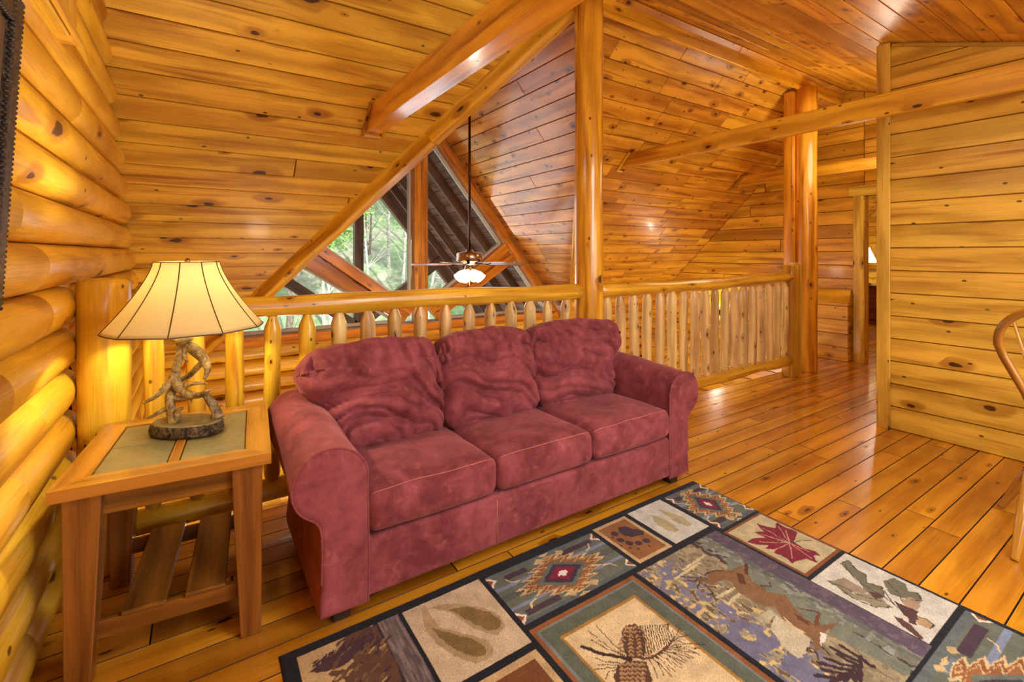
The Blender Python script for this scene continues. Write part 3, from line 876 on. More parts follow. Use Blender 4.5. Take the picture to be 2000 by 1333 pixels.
('L',(74,48,50),0.007,[(0.42,1.605),(0.407,1.598)]),
('L',(74,48,50),0.007,[(0.342,1.576),(0.33,1.57)]),
('L',(74,48,50),0.007,[(0.332,1.578),(0.32,1.571)]),
('L',(74,48,50),0.007,[(0.489,1.63),(0.474,1.623)]),
('L',(74,48,50),0.007,[(0.311,1.557),(0.3,1.551)]),
('L',(74,48,50),0.007,[(0.308,1.581),(0.296,1.575)]),
('L',(74,48,50),0.007,[(0.46,1.595),(0.446,1.589)]),
('L',(74,48,50),0.007,[(0.34,1.597),(0.328,1.59)]),
('L',(74,48,50),0.007,[(0.348,1.587),(0.336,1.581)]),
('L',(74,48,50),0.007,[(0.444,1.575),(0.43,1.568)]),
('L',(74,48,50),0.007,[(0.442,1.578),(0.429,1.571)]),
('L',(74,48,50),0.007,[(0.472,1.585),(0.458,1.578)]),
('L',(74,48,50),0.007,[(0.469,1.58),(0.455,1.573)]),
('L',(74,48,50),0.007,[(0.314,1.579),(0.302,1.573)]),
('L',(74,48,50),0.007,[(0.34,1.572),(0.328,1.565)]),
('L',(74,48,50),0.007,[(0.39,1.594),(0.377,1.587)]),
('L',(74,48,50),0.007,[(0.46,1.605),(0.446,1.598)]),
('L',(74,48,50),0.007,[(0.336,1.586),(0.324,1.579)]),
('L',(74,48,50),0.007,[(0.381,1.579),(0.368,1.573)]),
('L',(74,48,50),0.007,[(0.404,1.592),(0.391,1.585)]),
('L',(74,48,50),0.007,[(0.33,1.579),(0.318,1.572)]),
('L',(74,48,50),0.007,[(0.359,1.596),(0.347,1.589)]),
('L',(74,48,50),0.007,[(0.402,1.604),(0.389,1.597)]),
('L',(74,48,50),0.007,[(0.43,1.587),(0.417,1.58)]),
('L',(74,48,50),0.007,[(0.319,1.567),(0.307,1.56)]),
('L',(74,48,50),0.007,[(0.359,1.583),(0.346,1.576)]),
('L',(74,48,50),0.007,[(0.408,1.578),(0.394,1.571)]),
('L',(74,48,50),0.007,[(0.465,1.59),(0.451,1.583)]),
('L',(74,48,50),0.007,[(0.334,1.573),(0.322,1.567)]),
('L',(74,48,50),0.007,[(0.363,1.604),(0.35,1.597)]),
('L',(74,48,50),0.007,[(0.4,1.59),(0.387,1.583)]),
('L',(74,48,50),0.007,[(0.467,1.611),(0.453,1.604)]),
('L',(74,48,50),0.007,[(0.457,1.599),(0.444,1.592)]),
('L',(74,48,50),0.007,[(0.311,1.561),(0.3,1.555)]),
('L',(74,48,50),0.007,[(0.348,1.576),(0.335,1.57)]),
('L',(74,48,50),0.007,[(0.313,1.593),(0.301,1.587)]),
('L',(74,48,50),0.007,[(0.483,1.628),(0.469,1.621)]),
('L',(74,48,50),0.007,[(0.326,1.589),(0.314,1.582)]),
('L',(74,48,50),0.007,[(0.31,1.556),(0.298,1.55)]),
('L',(74,48,50),0.007,[(0.49,1.599),(0.475,1.592)]),
('L',(74,48,50),0.007,[(0.365,1.564),(0.352,1.557)]),
('L',(74,48,50),0.007,[(0.395,1.605),(0.382,1.598)]),
('L',(74,48,50),0.007,[(0.43,1.601),(0.416,1.594)]),
('L',(74,48,50),0.007,[(0.347,1.586),(0.335,1.58)]),
('L',(74,48,50),0.007,[(0.371,1.597),(0.358,1.591)]),
('L',(74,48,50),0.007,[(0.407,1.573),(0.394,1.566)]),
('L',(74,48,50),0.007,[(0.41,1.614),(0.397,1.607)]),
('L',(74,48,50),0.007,[(0.433,1.618),(0.42,1.611)]),
('L',(74,48,50),0.007,[(0.381,1.568),(0.369,1.561)]),
('L',(74,48,50),0.007,[(0.42,1.573),(0.407,1.567)]),
]

# ================================================================== THE HOUSE
RY, RZ = 2.56, 3.28            # main ridge
MS = 0.96                      # steep main slope (towards +Y)
SS = 0.358                     # shallow slope (towards the camera)
GX, GZ, GS = 2.356, 3.28, 1.217    # great-room ridge and slopes
WZ = 3.147                     # peak of the gable window trim
YW = 5.774                     # great-room window wall
XL, XE = -0.5, 6.55            # log wall, hall end wall
YF = 2.70                      # edge of the loft floor


def main_z(y):
    return RZ - MS * (y - RY)


random.seed(11)
# ---- floor
mb = MB()
fw = 0.1185
boards(mb, (0, 0, 0), (1, 0, 0), (0, 1, 0), (0, 0, 1), [(XL, -1.8), (11, -1.8), (11, YF), (XL, YF)], fw, 0.551, 0.0016, 0.002, 0.014, 0.9, 2.6, 5, bmi=1)
boards(mb, (0, 0, 0), (1, 0, 0), (0, 1, 0), (0, 0, 1), [(5.75, YF), (6.55, YF), (6.55, 3.05), (5.75, 3.05)], fw, 0.551, 0.0016, 0.002, 0.014, 0.9, 2.6, 6, bmi=1)
boards(mb, (0, 0, 0), (1, 0, 0), (0, 1, 0), (0, 0, 1), [(6.55, YF), (11, YF), (11, 4.6), (6.55, 4.6)], fw, 0.551, 0.0016, 0.002, 0.014, 0.9, 2.6, 7, bmi=1)
mb.box(((XL + 11) / 2, (YF - 1.8) / 2 - 0.001, -0.148), (11 - XL, YF + 1.8 - 0.01, 0.265), 1, 0.4)
struct(mb.build('floor', [M['floor'], M['groove_floor']]))
mb = MB()
mb.board((XL, YF + 0.012, -0.14), (XE, YF + 0.012, -0.14), 0.022, 0.27, (0, 1, 0))
struct(mb.build('trim_1', M['trim']))
mb = MB()
boards(mb, (0, 0, -2.6), (1, 0, 0), (0, 1, 0), (0, 0, 1), [(XL, 2.4), (XE, 2.4), (XE, YW), (XL, YW)], 0.12, 0, seed=8)
struct(mb.build('floor_lower', [M['floor'], M['groove_floor']]))

# ---- ceilings
mb = MB()
vs = math.hypot(1, MS)
vv = lambda y: (YW - y) * vs
V = (0, -1, MS)
N = (0, -MS, -1)
P0 = (0, YW, main_z(YW))
dxe = (YW - RY) / 1.268
boards(mb, P0, (1, 0, 0), V, N, [(XL, 0), (GX - dxe, 0), (GX, vv(RY)), (XL, vv(RY))], 0.1705, 0.062, 0.0022, 0.008, 0.014, 2.2, 6.5, 21)
struct(mb.build('ceiling_left', [M['ceil'], M['groove']]))
mb = MB()
boards(mb, P0, (1, 0, 0), V, N, [(GX + dxe, 0), (11, 0), (11, vv(RY)), (GX, vv(RY))], 0.1705, 0.062, 0.0022, 0.008, 0.014, 0.5, 1.7, 22)
struct(mb.build('ceiling_right', [M['ceil_r'], M['groove']]))
mb = MB()
s2 = math.hypot(1, SS)
boards(mb, (0, RY, RZ), (1, 0, 0), (0, -1, -SS), (0, SS, -1), [(XL, 0), (11, 0), (11, (RY + 1.8) * s2), (XL, (RY + 1.8) * s2)], 0.1705, 0.0, 0.0022, 0.007, 0.014, 1.2, 3.2, 23)
struct(mb.build('ceiling', [M['ceil_r'], M['groove']]))
mb = MB()
gs = math.hypot(1, GS)
for sg, sd in ((1, 24), (-1, 25)):
    boards(mb, (GX + sg * dxe, 0, main_z(YW)), (0, 1, 0), (-sg, 0, GS), (-sg * GS, 0, -1),
           [(YW, 0), (YW, dxe * gs), (RY, dxe * gs)], 0.1705, 0.05, 0.0022, 0.007, 0.014, 2.4, 5.0, sd)
struct(mb.build('ceiling_great_room', [M['ceil_g'], M['groove']]))

mb = MB()
mb.box(((XL + 11) / 2, RY, RZ + 0.02), (11 - XL + 0.2, 0.16, 0.03), 0, 0.4)  # hidden strips added over both ridges to stop sky light leaking in
mb.box((GX, 4.3, GZ + 0.022), (0.16, 3.2, 0.03), 0, 0.4)
struct(mb.build('ridge_leak_cap', M['groove']))

# ---- log wall on the left
CH = 0.1675


def log_course(mb, kind, base, out, zc, h, a, b, ra, rb, rs):
    """half-round log from a to b; kind 'Y' runs along Y facing +X, 'X' runs along X facing -Y"""
    n = 12
    L = b - a
    if L < 0.02:
        return
    ends = 0.075
    st = []
    if ra:
        st += [(a + ends * (1 - math.cos(t)), math.sin(t)) for t in (0.12, 0.35, 0.6, 0.9, 1.2)]
        st.append((a + ends, 1.0))
    else:
        st.append((a, 1.0))
    p = a
    marks = []
    while True:
        p += rs.uniform(0.9, 2.4)
        if p > b - 0.35:
            break
        marks.append(p)
    for m in marks:
        st += [(m - 0.005, 1.0), (m - 0.0015, 0.985), (m + 0.0015, 0.985), (m + 0.005, 1.0)]
    # a few stations between so that the log is not perfectly straight
    if rb:
        st.append((b - ends, 1.0))
        st += [(b - ends * (1 - math.cos(t)), math.sin(t)) for t in (1.2, 0.9, 0.6, 0.35, 0.12)]
    else:
        st.append((b, 1.0))
    full = []
    for i in range(len(st) - 1):
        full.append(st[i])
        d = st[i + 1][0] - st[i][0]
        if d > 0.5:
            m = int(d / 0.3)
            for q in range(1, m):
                full.append((st[i][0] + d * q / m, 1.0))
    full.append(st[-1])
    rnd = rs.random()
    ou, ov = rnd * 57, rnd * 133
    seed = rs.uniform(0, 100)
    rings = []
    for (y, s) in full:
        base_i = len(mb.v)
        for j in range(n + 1):
            t = -math.pi / 2 + math.pi * j / n
            w = 1 + 0.05 * noise.noise(Vector((y * 0.9, t, seed)))
            bx = out * s * w * max(0.0, math.cos(t)) ** 0.75
            z = zc + h / 2 * math.sin(t) * (0.35 + 0.65 * s) * (0.995)
            mb.v.append((base + bx, y, z) if kind == 'Y' else (y, base - bx, z))
        rings.append((base_i, y))
    mi = iter(marks + [1e9])
    nxt = next(mi)
    for i in range(len(rings) - 1):
        (p0, y0), (p1, y1) = rings[i], rings[i + 1]
        if y0 >= nxt:
            rnd = rs.random()
            ou, ov = rnd * 57, rnd * 133
            nxt = next(mi)
        for j in range(n):
            mb.face((p0 + j, p0 + j + 1, p1 + j + 1, p1 + j),
                    [(y0 + ou, j * 0.022 + ov), (y0 + ou, (j + 1) * 0.022 + ov), (y1 + ou, (j + 1) * 0.022 + ov), (y1 + ou, j * 0.022 + ov)], 0, rnd, True)


rs = random.Random(4)
mb = MB()
WY0, WY1, WZ0, WZ1 = 1.28, 2.25, 2.14, 2.85          # small window high in the log wall
for k in range(-24, 12):
    z0 = 1.3345 + CH * k
    zc = z0 + CH / 2
    if zc > RZ + 0.05:
        break
    yend = min(YW, (RZ + MS * RY - zc) / MS + 0.02)
    yst = -1.8
    if zc > RZ - SS * (RY + 1.8):
        yst = max(-1.8, RY - (RZ - zc) / SS)
    if zc < -0.02:
        log_course(mb, 'Y', XL, 0.088, zc, CH, YF + 0.03, YW, False, False, rs)
    elif zc < 1.17:
        log_course(mb, 'Y', XL, 0.088, zc, CH, yst, 2.70, False, True, rs)
        log_course(mb, 'Y', XL, 0.088, zc, CH, 2.92, yend, True, False, rs)
    elif WZ0 - 0.05 < zc < WZ1 + 0.05:
        log_course(mb, 'Y', XL, 0.088, zc, CH, yst, WY0, False, False, rs)
        log_course(mb, 'Y', XL, 0.088, zc, CH, WY1, yend, False, False, rs)
    elif yend > yst:
        log_course(mb, 'Y', XL, 0.088, zc, CH, yst, yend, False, False, rs)
for (y0, y1, z0, z1) in ((-1.8, WY0, -2.6, 3.4), (WY1, YW, -2.6, 3.4), (WY0, WY1, -2.6, WZ0), (WY0, WY1, WZ1, 3.4)):
    mb.box((XL - 0.05, (y0 + y1) / 2, (z0 + z1) / 2), (0.1, y1 - y0, z1 - z0), 0, 0.4, bev=0.0005)
struct(mb.build('wall_left', M['log']))

# ---- window wall of the great room: logs below the sill
mb = MB()
for k in range(-24, -5):
    zc = 1.3345 + CH * k + CH / 2
    if zc > 0.36:
        break
    log_course(mb, 'X', YW, 0.088, zc, CH, XL, XE, False, False, rs)
mb.box(((XL + XE) / 2, YW + 0.06, -1.14), (XE - XL, 0.12, 2.94), 0, 0.4)
struct(mb.build('wall_back', M['log']))

# ---- hall end wall with the bedroom door
DY0, DY1, DZ = 1.58, 2.375, 1.975
mb = MB()
A = ((XE, 0, 0), (0, 1, 0), (0, 0, 1), (-1, 0, 0))
kw = dict(w=0.165, phase=0.0, g=0.0022, bev=0.007, lmin=1.3, lmax=3.4)
boards(mb, *A, [(DY1, 0), (YW, 0), (YW, main_z(YW)), (RY, RZ), (DY1, RZ - SS * (RY - DY1))], seed=31, **kw)
boards(mb, *A, [(DY0, DZ), (DY1, DZ), (DY1, RZ - SS * (RY - DY1)), (DY0, RZ - SS * (RY - DY0))], seed=32, **kw)
boards(mb, *A, [(1.457, 0), (DY0, 0), (DY0, RZ - SS * (RY - DY0)), (1.457, RZ - SS * (RY - 1.457))], seed=33, **kw)
boards(mb, *A, [(2.4, -2.6), (YW, -2.6), (YW, 0), (2.4, 0)], seed=34, **kw)
struct(mb.build('wall_end', [M['wall_end'], M['groove']]))

# ---- board wall on the right and its return
mb = MB()
zt = lambda y: RZ - SS * (RY - y)
zu = lambda y: zt(y) + 0.05
boards(mb, (4.27, 0, 0), (0, 1, 0), (0, 0, 1), (-1, 0, 0), [(-1.8, 0), (1.457, 0), (1.457, zu(1.457)), (-1.8, zu(-1.8))], 0.1675, 0.0, 0.0022, 0.007, 0.014, 400.0, 401.0, 41)
boards(mb, (0, 1.457, 0), (1, 0, 0), (0, 0, 1), (0, 1, 0), [(4.27, 0), (XE, 0), (XE, zt(1.457)), (4.27, zt(1.457))], 0.1675, 0.0, 0.0022, 0.007, 0.014, 1.4, 3.0, 42)
struct(mb.build('wall_right', [M['wall'], M['groove']]))
mb = MB()
mb.board((4.25, 1.419, 0), (4.25, 1.419, zt(1.40) - 0.01), 0.022, 0.082, (1, 0, 0))
struct(mb.build('trim_2', M['trim']))
mb = MB()
mb.board((4.255, -1.8, zt(-1.8) - 0.02), (4.255, 1.37, zt(1.37) - 0.02), 0.016, 0.022, (1, 0, 0))
struct(mb.build('trim_3', M['trim']))

# ---- wall behind the camera, walls under the loft, bedroom walls
mb = MB()
boards(mb, (0, -1.8, 0), (1, 0, 0), (0, 0, 1), (0, 1, 0), [(XL, 0), (4.27, 0), (4.27, zu(-1.8)), (XL, zu(-1.8))], 0.1675, seed=51)
struct(mb.build('wall_front', [M['wall'], M['groove']]))
mb = MB()
boards(mb, (0, 2.42, -2.6), (1, 0, 0), (0, 0, 1), (0, 1, 0), [(XL, 0), (XE, 0), (XE, 2.34), (XL, 2.34)], 0.1675, seed=52)
struct(mb.build('wall_lower', [M['wall_end'], M['groove']]))
mb = MB()
boards(mb, (10.9, 0, 0), (0, 1, 0), (0, 0, 1), (-1, 0, 0), [(1.0, 0), (4.6, 0), (4.6, main_z(4.6)), (RY, RZ), (1.0, zt(1.0))], 0.165, seed=53)
boards(mb, (0, 4.6, 0), (1, 0, 0), (0, 0, 1), (0, -1, 0), [(XE + 0.1, 0), (10.9, 0), (10.9, 1.32), (XE + 0.1, 1.32)], 0.165, seed=54)
boards(mb, (0, 1.0, 0), (1, 0, 0), (0, 0, 1), (0, 1, 0), [(XE + 0.1, 0), (10.9, 0), (10.9, zt(1.0)), (XE + 0.1, zt(1.0))], 0.165, seed=55)
boards(mb, (XE + 0.1, 0, 0), (0, 1, 0), (0, 0, 1), (1, 0, 0), [(DY1, 0), (4.6, 0), (4.6, main_z(4.6)), (RY, RZ), (DY1, zt(DY1))], 0.165, seed=56)
struct(mb.build('wall_bedroom', [M['wall'], M['groove']]))

# ---- bedroom doorway casing
d1 = bpy.data.objects.new('door_1', None)
COL.objects.link(d1)
d1.location = (XE, (DY0 + DY1) / 2, 0)
ORG[d1.name] = Vector(d1.location)
struct(d1)
for y0 in (DY1 + 0.055, DY0 - 0.05):
    mb = MB()
    mb.board((XE - 0.012, y0, 0), (XE - 0.012, y0, DZ + 0.01), 0.024, 0.105, (1, 0, 0))
    mb.build('casing', M['trim'], d1)
for y0 in (DY1 + 0.004, DY0 - 0.004):
    mb = MB()
    mb.board((XE + 0.045, y0, 0), (XE + 0.045, y0, DZ), 0.13, 0.022, (1, 0, 0))
    mb.build('jamb', M['trim'], d1)
mb = MB()
mb.board((XE - 0.016, DY0 - 0.16, DZ + 0.055), (XE - 0.016, DY1 + 0.15, DZ + 0.055), 0.032, 0.10, (1, 0, 0))
mb.board((XE - 0.024, DY0 - 0.17, DZ + 0.118), (XE - 0.024, DY1 + 0.165, DZ + 0.118), 0.05, 0.026, (1, 0, 0))
mb.build('head_casing', M['trim'], d1)

# ---- boxed wall over the stairs beside the doorway (front face, sloping board top)
mb = MB()
pts = [(2.53, 2.98)]
x0, x1, za, zb = 6.44, XE - 0.016, 0.70, 0.86
boards(mb, (x0, 0, 0), (0, 1, 0), (0, 0, 1), (-1, 0, 0), [(2.50, 0), (3.02, 0), (3.02, za), (2.50, za)], 0.165, 0.0, seed=61, depth=0.009)
boards(mb, (x0, 0, za), (0, 1, 0), (x1 - x0, 0, zb - za), (-(zb - za), 0, x1 - x0), [(2.50, 0), (3.02, 0), (3.02, math.hypot(x1 - x0, zb - za)), (2.50, math.hypot(x1 - x0, zb - za))], 0.4, 0.0, seed=62, depth=0.009)
boards(mb, (0, 3.02, 0), (1, 0, 0), (0, 0, 1), (0, 1, 0), [(x0, 0), (x1, 0), (x1, zb), (x0, za)], 0.165, 0.0, seed=63, depth=0.009)
boards(mb, (0, 2.50, 0), (1, 0, 0), (0, 0, 1), (0, -1, 0), [(x0, 0), (x1, 0), (x1, zb), (x0, za)], 0.165, 0.0, seed=64, depth=0.009)
struct(mb.build('wall_stair', [M['wall_end'], M['groove']]))

# ---- gable window
w1 = bpy.data.objects.new('window_1', None)
COL.objects.link(w1)
w1.location = (GX, YW, 0.42)
ORG[w1.name] = Vector(w1.location)
struct(w1)

T = NT('window_glass')
gl = T.n('ShaderNodeBsdfGlossy')
gl.inputs['Roughness'].default_value = 0.02
tr = T.n('ShaderNodeBsdfTransparent')
tr.inputs['Color'].default_value = (0.95, 0.98, 0.98, 1)
fr = T.n('ShaderNodeFresnel')
fr.inputs['IOR'].default_value = 1.12
mx = T.n('ShaderNodeMixShader')
T.link(fr.outputs[0], mx.inputs[0])
T.link(tr.outputs[0], mx.inputs[1])
T.link(gl.outputs[0], mx.inputs[2])
T.link(mx.outputs[0], T.out.inputs[0])
M['glass'] = T.m
M['vinyl'] = plain('white_window_vinyl', (214, 216, 210), 0.35, nscale=8, var=0.03)

SZ = 0.42                      # sill height
dxs = (WZ - SZ) / GS           # half width of the gable at the sill


def slope_pt(side, dx, off=0.0):
    """point on the great-room slope line, moved inwards by off at right angles"""
    l = math.hypot(1, GS)
    return Vector((GX + side * (dx - off * GS / l), YW, WZ - GS * dx - off / l))


for side in (-1, 1):
    mb = MB()
    a, b = slope_pt(side, 0.0, 0.04), slope_pt(side, dxs + 0.05, 0.04)
    mb.board(a + Vector((0, -0.045, 0)), b + Vector((0, -0.045, 0)), 0.09, 0.08, (0, 1, 0))
    mb.build('rafter_casing', M['win_wood'], w1)
# filler boards between the trim and the sloping ceiling
for side in (-1, 1):
    mb = MB()
    l_ = math.hypot(1, GS)
    a = Vector((GX, YW + 0.02, GZ)) + Vector((-side * GS, 0, -1)) / l_ * 0.055
    b = Vector((GX + side * (dxe + 0.05), YW + 0.02, GZ - GS * (dxe + 0.05))) + Vector((-side * GS, 0, -1)) / l_ * 0.055
    mb.board(a, b, 0.05, 0.15, (0, 1, 0))
    mb.build('filler_board', M['ceil_g'], w1)
mb = MB()
mb.board((GX - 0.047, YW - 0.05, SZ - 0.02), (GX - 0.047, YW - 0.05, WZ - 0.1), 0.10, 0.092, (0, 1, 0))
mb.board((GX + 0.047, YW - 0.05, SZ - 0.02), (GX + 0.047, YW - 0.05, WZ - 0.1), 0.10, 0.092, (0, 1, 0))
mb.build('king_post', M['win_wood'], w1)
# the double braces: from the rafters down to the foot of the king post
for side in (-1, 1):
    for off in (0.0, 0.135):
        mb = MB()
        # top edge through (dx 1.15, z 1.42) and (dx 0.09, z 0.60)
        p = Vector((GX + side * (1.30 + off * 0.1), YW - 0.055, 1.47 - off * 1.30 - 0.075))
        q = Vector((GX + side * (0.13 - 0.0 * off), YW - 0.055, 0.60 - off * 1.30 - 0.045))
        if off:
            q = Vector((GX + side * 0.20, YW - 0.055, 0.48))
            p = Vector((GX + side * 1.42, YW - 0.055, 1.245))
        mb.board(p, q, 0.10, 0.115, (0, 1, 0))
        mb.build('brace', M['win_wood'], w1)
    mb = MB()
    mb.board((GX + side * 1.37, YW - 0.03, 1.33), (GX + side * 0.16, YW - 0.03, 0.53), 0.03, 0.09, (0, 1, 0))
    mb.build('brace_web', M['win_wood'], w1)
mb = MB()
mb.board((GX - dxs + 0.02, YW - 0.035, SZ - 0.06), (GX + dxs - 0.02, YW - 0.035, SZ - 0.06), 0.13, 0.10, (0, 1, 0))
mb.build('window_sill', M['win_wood'], w1)
# white frames and panes: upper pair beside the king post, lower pair under the braces


def seg_frame(pts, w=0.035, inner=0.0):
    c = sum(pts, Vector()) / len(pts)
    mb = MB()
    for i in range(len(pts)):
        a, b = pts[i], pts[(i + 1) % len(pts)]
        mb.board(a, b, 0.05 + 0.003 * i, w, (0, 1, 0), bev=0.002)
    mb.build('window_frame', M['vinyl'], w1)
    mb = MB()
    q = [p + Vector((0, 0.004, 0)) for p in pts]
    r = [p + Vector((0, -0.004, 0)) for p in pts]
    mb.quad(q)
    mb.quad(r[::-1])
    mb.build('pane', M['glass'], w1)


for side in (-1, 1):
    yv = YW + 0.03
    def Q(dx, z):
        return Vector((GX + side * dx, yv, z))
    lz = lambda dx: WZ - GS * dx - 0.10 * math.hypot(1, GS)      # under the rafter casing
    dA = 1.27
    seg_frame([Q(0.115, lz(0.115)), Q(0.115, 0.64), Q(dA - 0.02, 1.44)])
    dB = (WZ - 0.157 - SZ - 0.035) / GS
    seg_frame([Q(0.30, SZ + 0.02), Q(1.47, 1.20), Q(dB - 0.02, SZ + 0.02)])

# ---- small window high in the log wall
w2 = bpy.data.objects.new('window_2', None)
COL.objects.link(w2)
w2.location = (XL, (WY0 + WY1) / 2, WZ0)
ORG[w2.name] = Vector(w2.location)
struct(w2)
XC = -0.372
mb = MB()
for y in (WY0 - 0.0, WY1 + 0.0):
    mb.board((XC - 0.07, y, WZ0 - 0.09), (XC - 0.07, y, WZ1 + 0.05), 0.14, 0.10, (1, 0, 0), bev=0.006)
for z in (WZ0 - 0.045, WZ1 + 0.02):
    mb.board((XC - 0.072, WY0 + 0.051, z), (XC - 0.072, WY1 - 0.051, z), 0.138, 0.10, (1, 0, 0), bev=0.006)
mb.board((XC + 0.008, WY0 - 0.06, WZ0 - 0.075), (XC + 0.008, WY1 + 0.06, WZ0 - 0.075), 0.016, 0.03, (1, 0, 0), bev=0.004)
mb.build('casing', M['casing'], w2)
mb = MB()
for y in (WY0 + 0.065, (WY0 + WY1) / 2, WY1 - 0.065):
    mb.board((XC - 0.045, y, WZ0 + 0.005), (XC - 0.045, y, WZ1 - 0.03), 0.03, 0.03, (1, 0, 0))
for z in (WZ0 + 0.02, WZ1 - 0.045):
    mb.board((XC - 0.045, WY0 + 0.05, z), (XC - 0.045, WY1 - 0.05, z), 0.026, 0.03, (1, 0, 0))
mb.build('window_frame', M['vinyl'], w2)
mb = MB()
for dx in (-0.003, 0.003):
    mb.quad([(XC - 0.05 + dx, WY0 + 0.05, WZ0), (XC - 0.05 + dx, WY1 - 0.05, WZ0), (XC - 0.05 + dx, WY1 - 0.05, WZ1), (XC - 0.05 + dx, WY0 + 0.05, WZ1)][::1 if dx > 0 else -1])
mb.build('pane', M['glass'], w2)

# ================================================================== POSTS AND BEAMS


def round_post(name, x, y, r, z1, label, strip=None, seed=0):
    t = thing(name, label, 'post', (x, y, 0))
    zs = [0, 0.02] + [z1 * i / 14 for i in range(1, 15)]
    MB().tube([(x, y, z) for z in zs], [r * 0.985, r] + [r * (1 + 0.012 * math.sin(i * 1.7 + seed)) for i in range(14)], 32, wob=0.006, seed=seed).build('trunk', M['post'], t)
    if strip:
        MB().board((strip[0], strip[1], 0), (strip[0], strip[1], z1 - 0.03), strip[2], strip[3], (1, 0, 0)).build('backing_board', M['post'], t)
    return t


round_post('log_post', GX, RY, 0.102, RZ - 0.13, 'tall round varnished log post behind the sofa rising to the ceiling', None, 1)
round_post('log_post', 5.60, RY + 0.02, 0.108, RZ - 0.16, 'far round log post at the hall end of the railing, board along its left side', (5.50, 2.70, 0.09, 0.10), 2)

mb = MB()
mb.board((XL, RY + 0.055, RZ - 0.105), (XE, RY + 0.055, RZ - 0.105), 0.035, 0.13, (0, 1, 0))
struct(mb.build('trim_4', M['beam']))


def tie_beam(x, w, h, zb, y_end, y0, mat, label):
    t = thing('ceiling_beam', label, 'beam', (x, y_end, zb))
    zt_ = zb + h
    mbb = MB()
    ye_b, ye_t = (RZ + MS * RY - zb) / MS - 0.012, (RZ + MS * RY - zt_) / MS - 0.012
    s = w / 2
    rnd = 0.37
    def uvq(pts, f):
        return [f(p) for p in pts]
    Lc = lambda p: (p[1] + 11 * x, p[2] * 1 + 3 * x)
    Tc = lambda p: (p[1] + 11 * x, p[0] * 1 + 7 * x)
    for sx in (-s, s):
        q = [(x + sx, y0, zb), (x + sx, ye_b, zb), (x + sx, ye_t, zt_), (x + sx, y0, zt_)]
        mbb.quad(q if sx < 0 else q[::-1], uvq(q if sx < 0 else q[::-1], Lc), 0, rnd)
    for q in ([(x - s, y0, zb), (x + s, y0, zb), (x + s, ye_b, zb), (x - s, ye_b, zb)], [(x - s, y0, zt_), (x - s, ye_t, zt_), (x + s, ye_t, zt_), (x + s, y0, zt_)],
              [(x - s, ye_b, zb), (x + s, ye_b, zb), (x + s, ye_t, zt_), (x - s, ye_t, zt_)], [(x - s, y0, zb), (x - s, y0, zt_), (x + s, y0, zt_), (x + s, y0, zb)]):
        mbb.quad(q, uvq(q, Tc), 0, rnd)
    ob = mbb.build('beam', mat, t)
    bm_ = bmesh.new()
    bm_.from_mesh(ob.data)
    bmesh.ops.remove_doubles(bm_, verts=bm_.verts, dist=1e-5)
    bmesh.ops.recalc_face_normals(bm_, faces=bm_.faces)
    bm_.to_mesh(ob.data)
    bm_.free()
    bv = ob.modifiers.new('bevel', 'BEVEL')
    bv.width = 0.005
    bv.segments = 2
    # thin collar of trim where the beam meets the sloping boards
    mc = MB()
    n = Vector((0, -MS, -1)).normalized() * 0.012
    up = Vector((0, ye_t - ye_b, zt_ - zb))
    for sx in (-s - 0.012, s + 0.012):
        p = Vector((x + sx, ye_b, zb)) + n - up.normalized() * 0.03
        mc.board(p, p + up + up.normalized() * 0.04, 0.02, 0.022, (1, 0, 0))
    p = Vector((x, ye_b, zb)) + n - up.normalized() * 0.022
    mc.board(p + Vector((-s - 0.02, 0, 0)), p + Vector((s + 0.02, 0, 0)), 0.022, 0.022, (0, 1, 0))
    mc.build('collar_trim', M['beam'], t)
    return t


tie_beam(1.115, 0.125, 0.175, 2.225, 3.66, -1.2, M['beam_red'], 'thick reddish tie beam nearest the log wall, ending in the left sloped ceiling')
tie_beam(3.83, 0.06, 0.150, 2.215, 3.66, -1.2, M['beam'], 'long pale tie beam crossing in front of the board wall on the right')
tie_beam(6.04, 0.09, 0.13, 2.20, 3.66, 1.47, M['beam'], 'short tie beam above the bedroom doorway at the end of the hall')


def valley_beam(side, label, bw=0.125):
    t = thing('valley_beam', label, 'beam', (GX + side * 1.2, 4.2, 1.6))
    # valley line where the main slope meets the great-room slope
    a = Vector((GX + side * 0.09, RY + 1.268 * 0.09, GZ - GS * 0.09))
    b = Vector((GX + side * dxe, YW, main_z(YW)))
    d = (b - a).normalized()
    n = Vector((side, -1.268 * 0 + 0, 0))
    hn = Vector((d.y, -d.x, 0)).normalized()
    dn = d.cross(hn)
    if dn.z > 0:
        dn = -dn
    off = dn * 0.042 + hn * (0.048 if side < 0 else -0.0)
    L = (b - a).length
    cut = L * 0.30
    MB().board(a + off, a + off + d * cut, bw, 0.115, hn, rnd=0.2, bev=0.006).board(a + off + d * cut, b + off, bw, 0.115, hn, rnd=0.72, bev=0.006).build('beam', M['beam'], t)
    return t


valley_beam(-1, 'long diagonal valley beam edging the left sloped ceiling above the gable window')
valley_beam(1, 'diagonal valley beam mostly hidden behind the tall round log post', 0.04)

# ================================================================== RAILINGS


def wobble_line(p, q, n, amp, seed):
    p, q = Vector(p), Vector(q)
    out = []
    for i in range(n + 1):
        t = i / n
        a = amp * math.sin(math.pi * t)
        out.append(p.lerp(q, t) + Vector((0, noise.noise(Vector((t * 3, seed, 0.3))) * a, noise.noise(Vector((t * 3, seed, 7.3))) * a)))
    return out


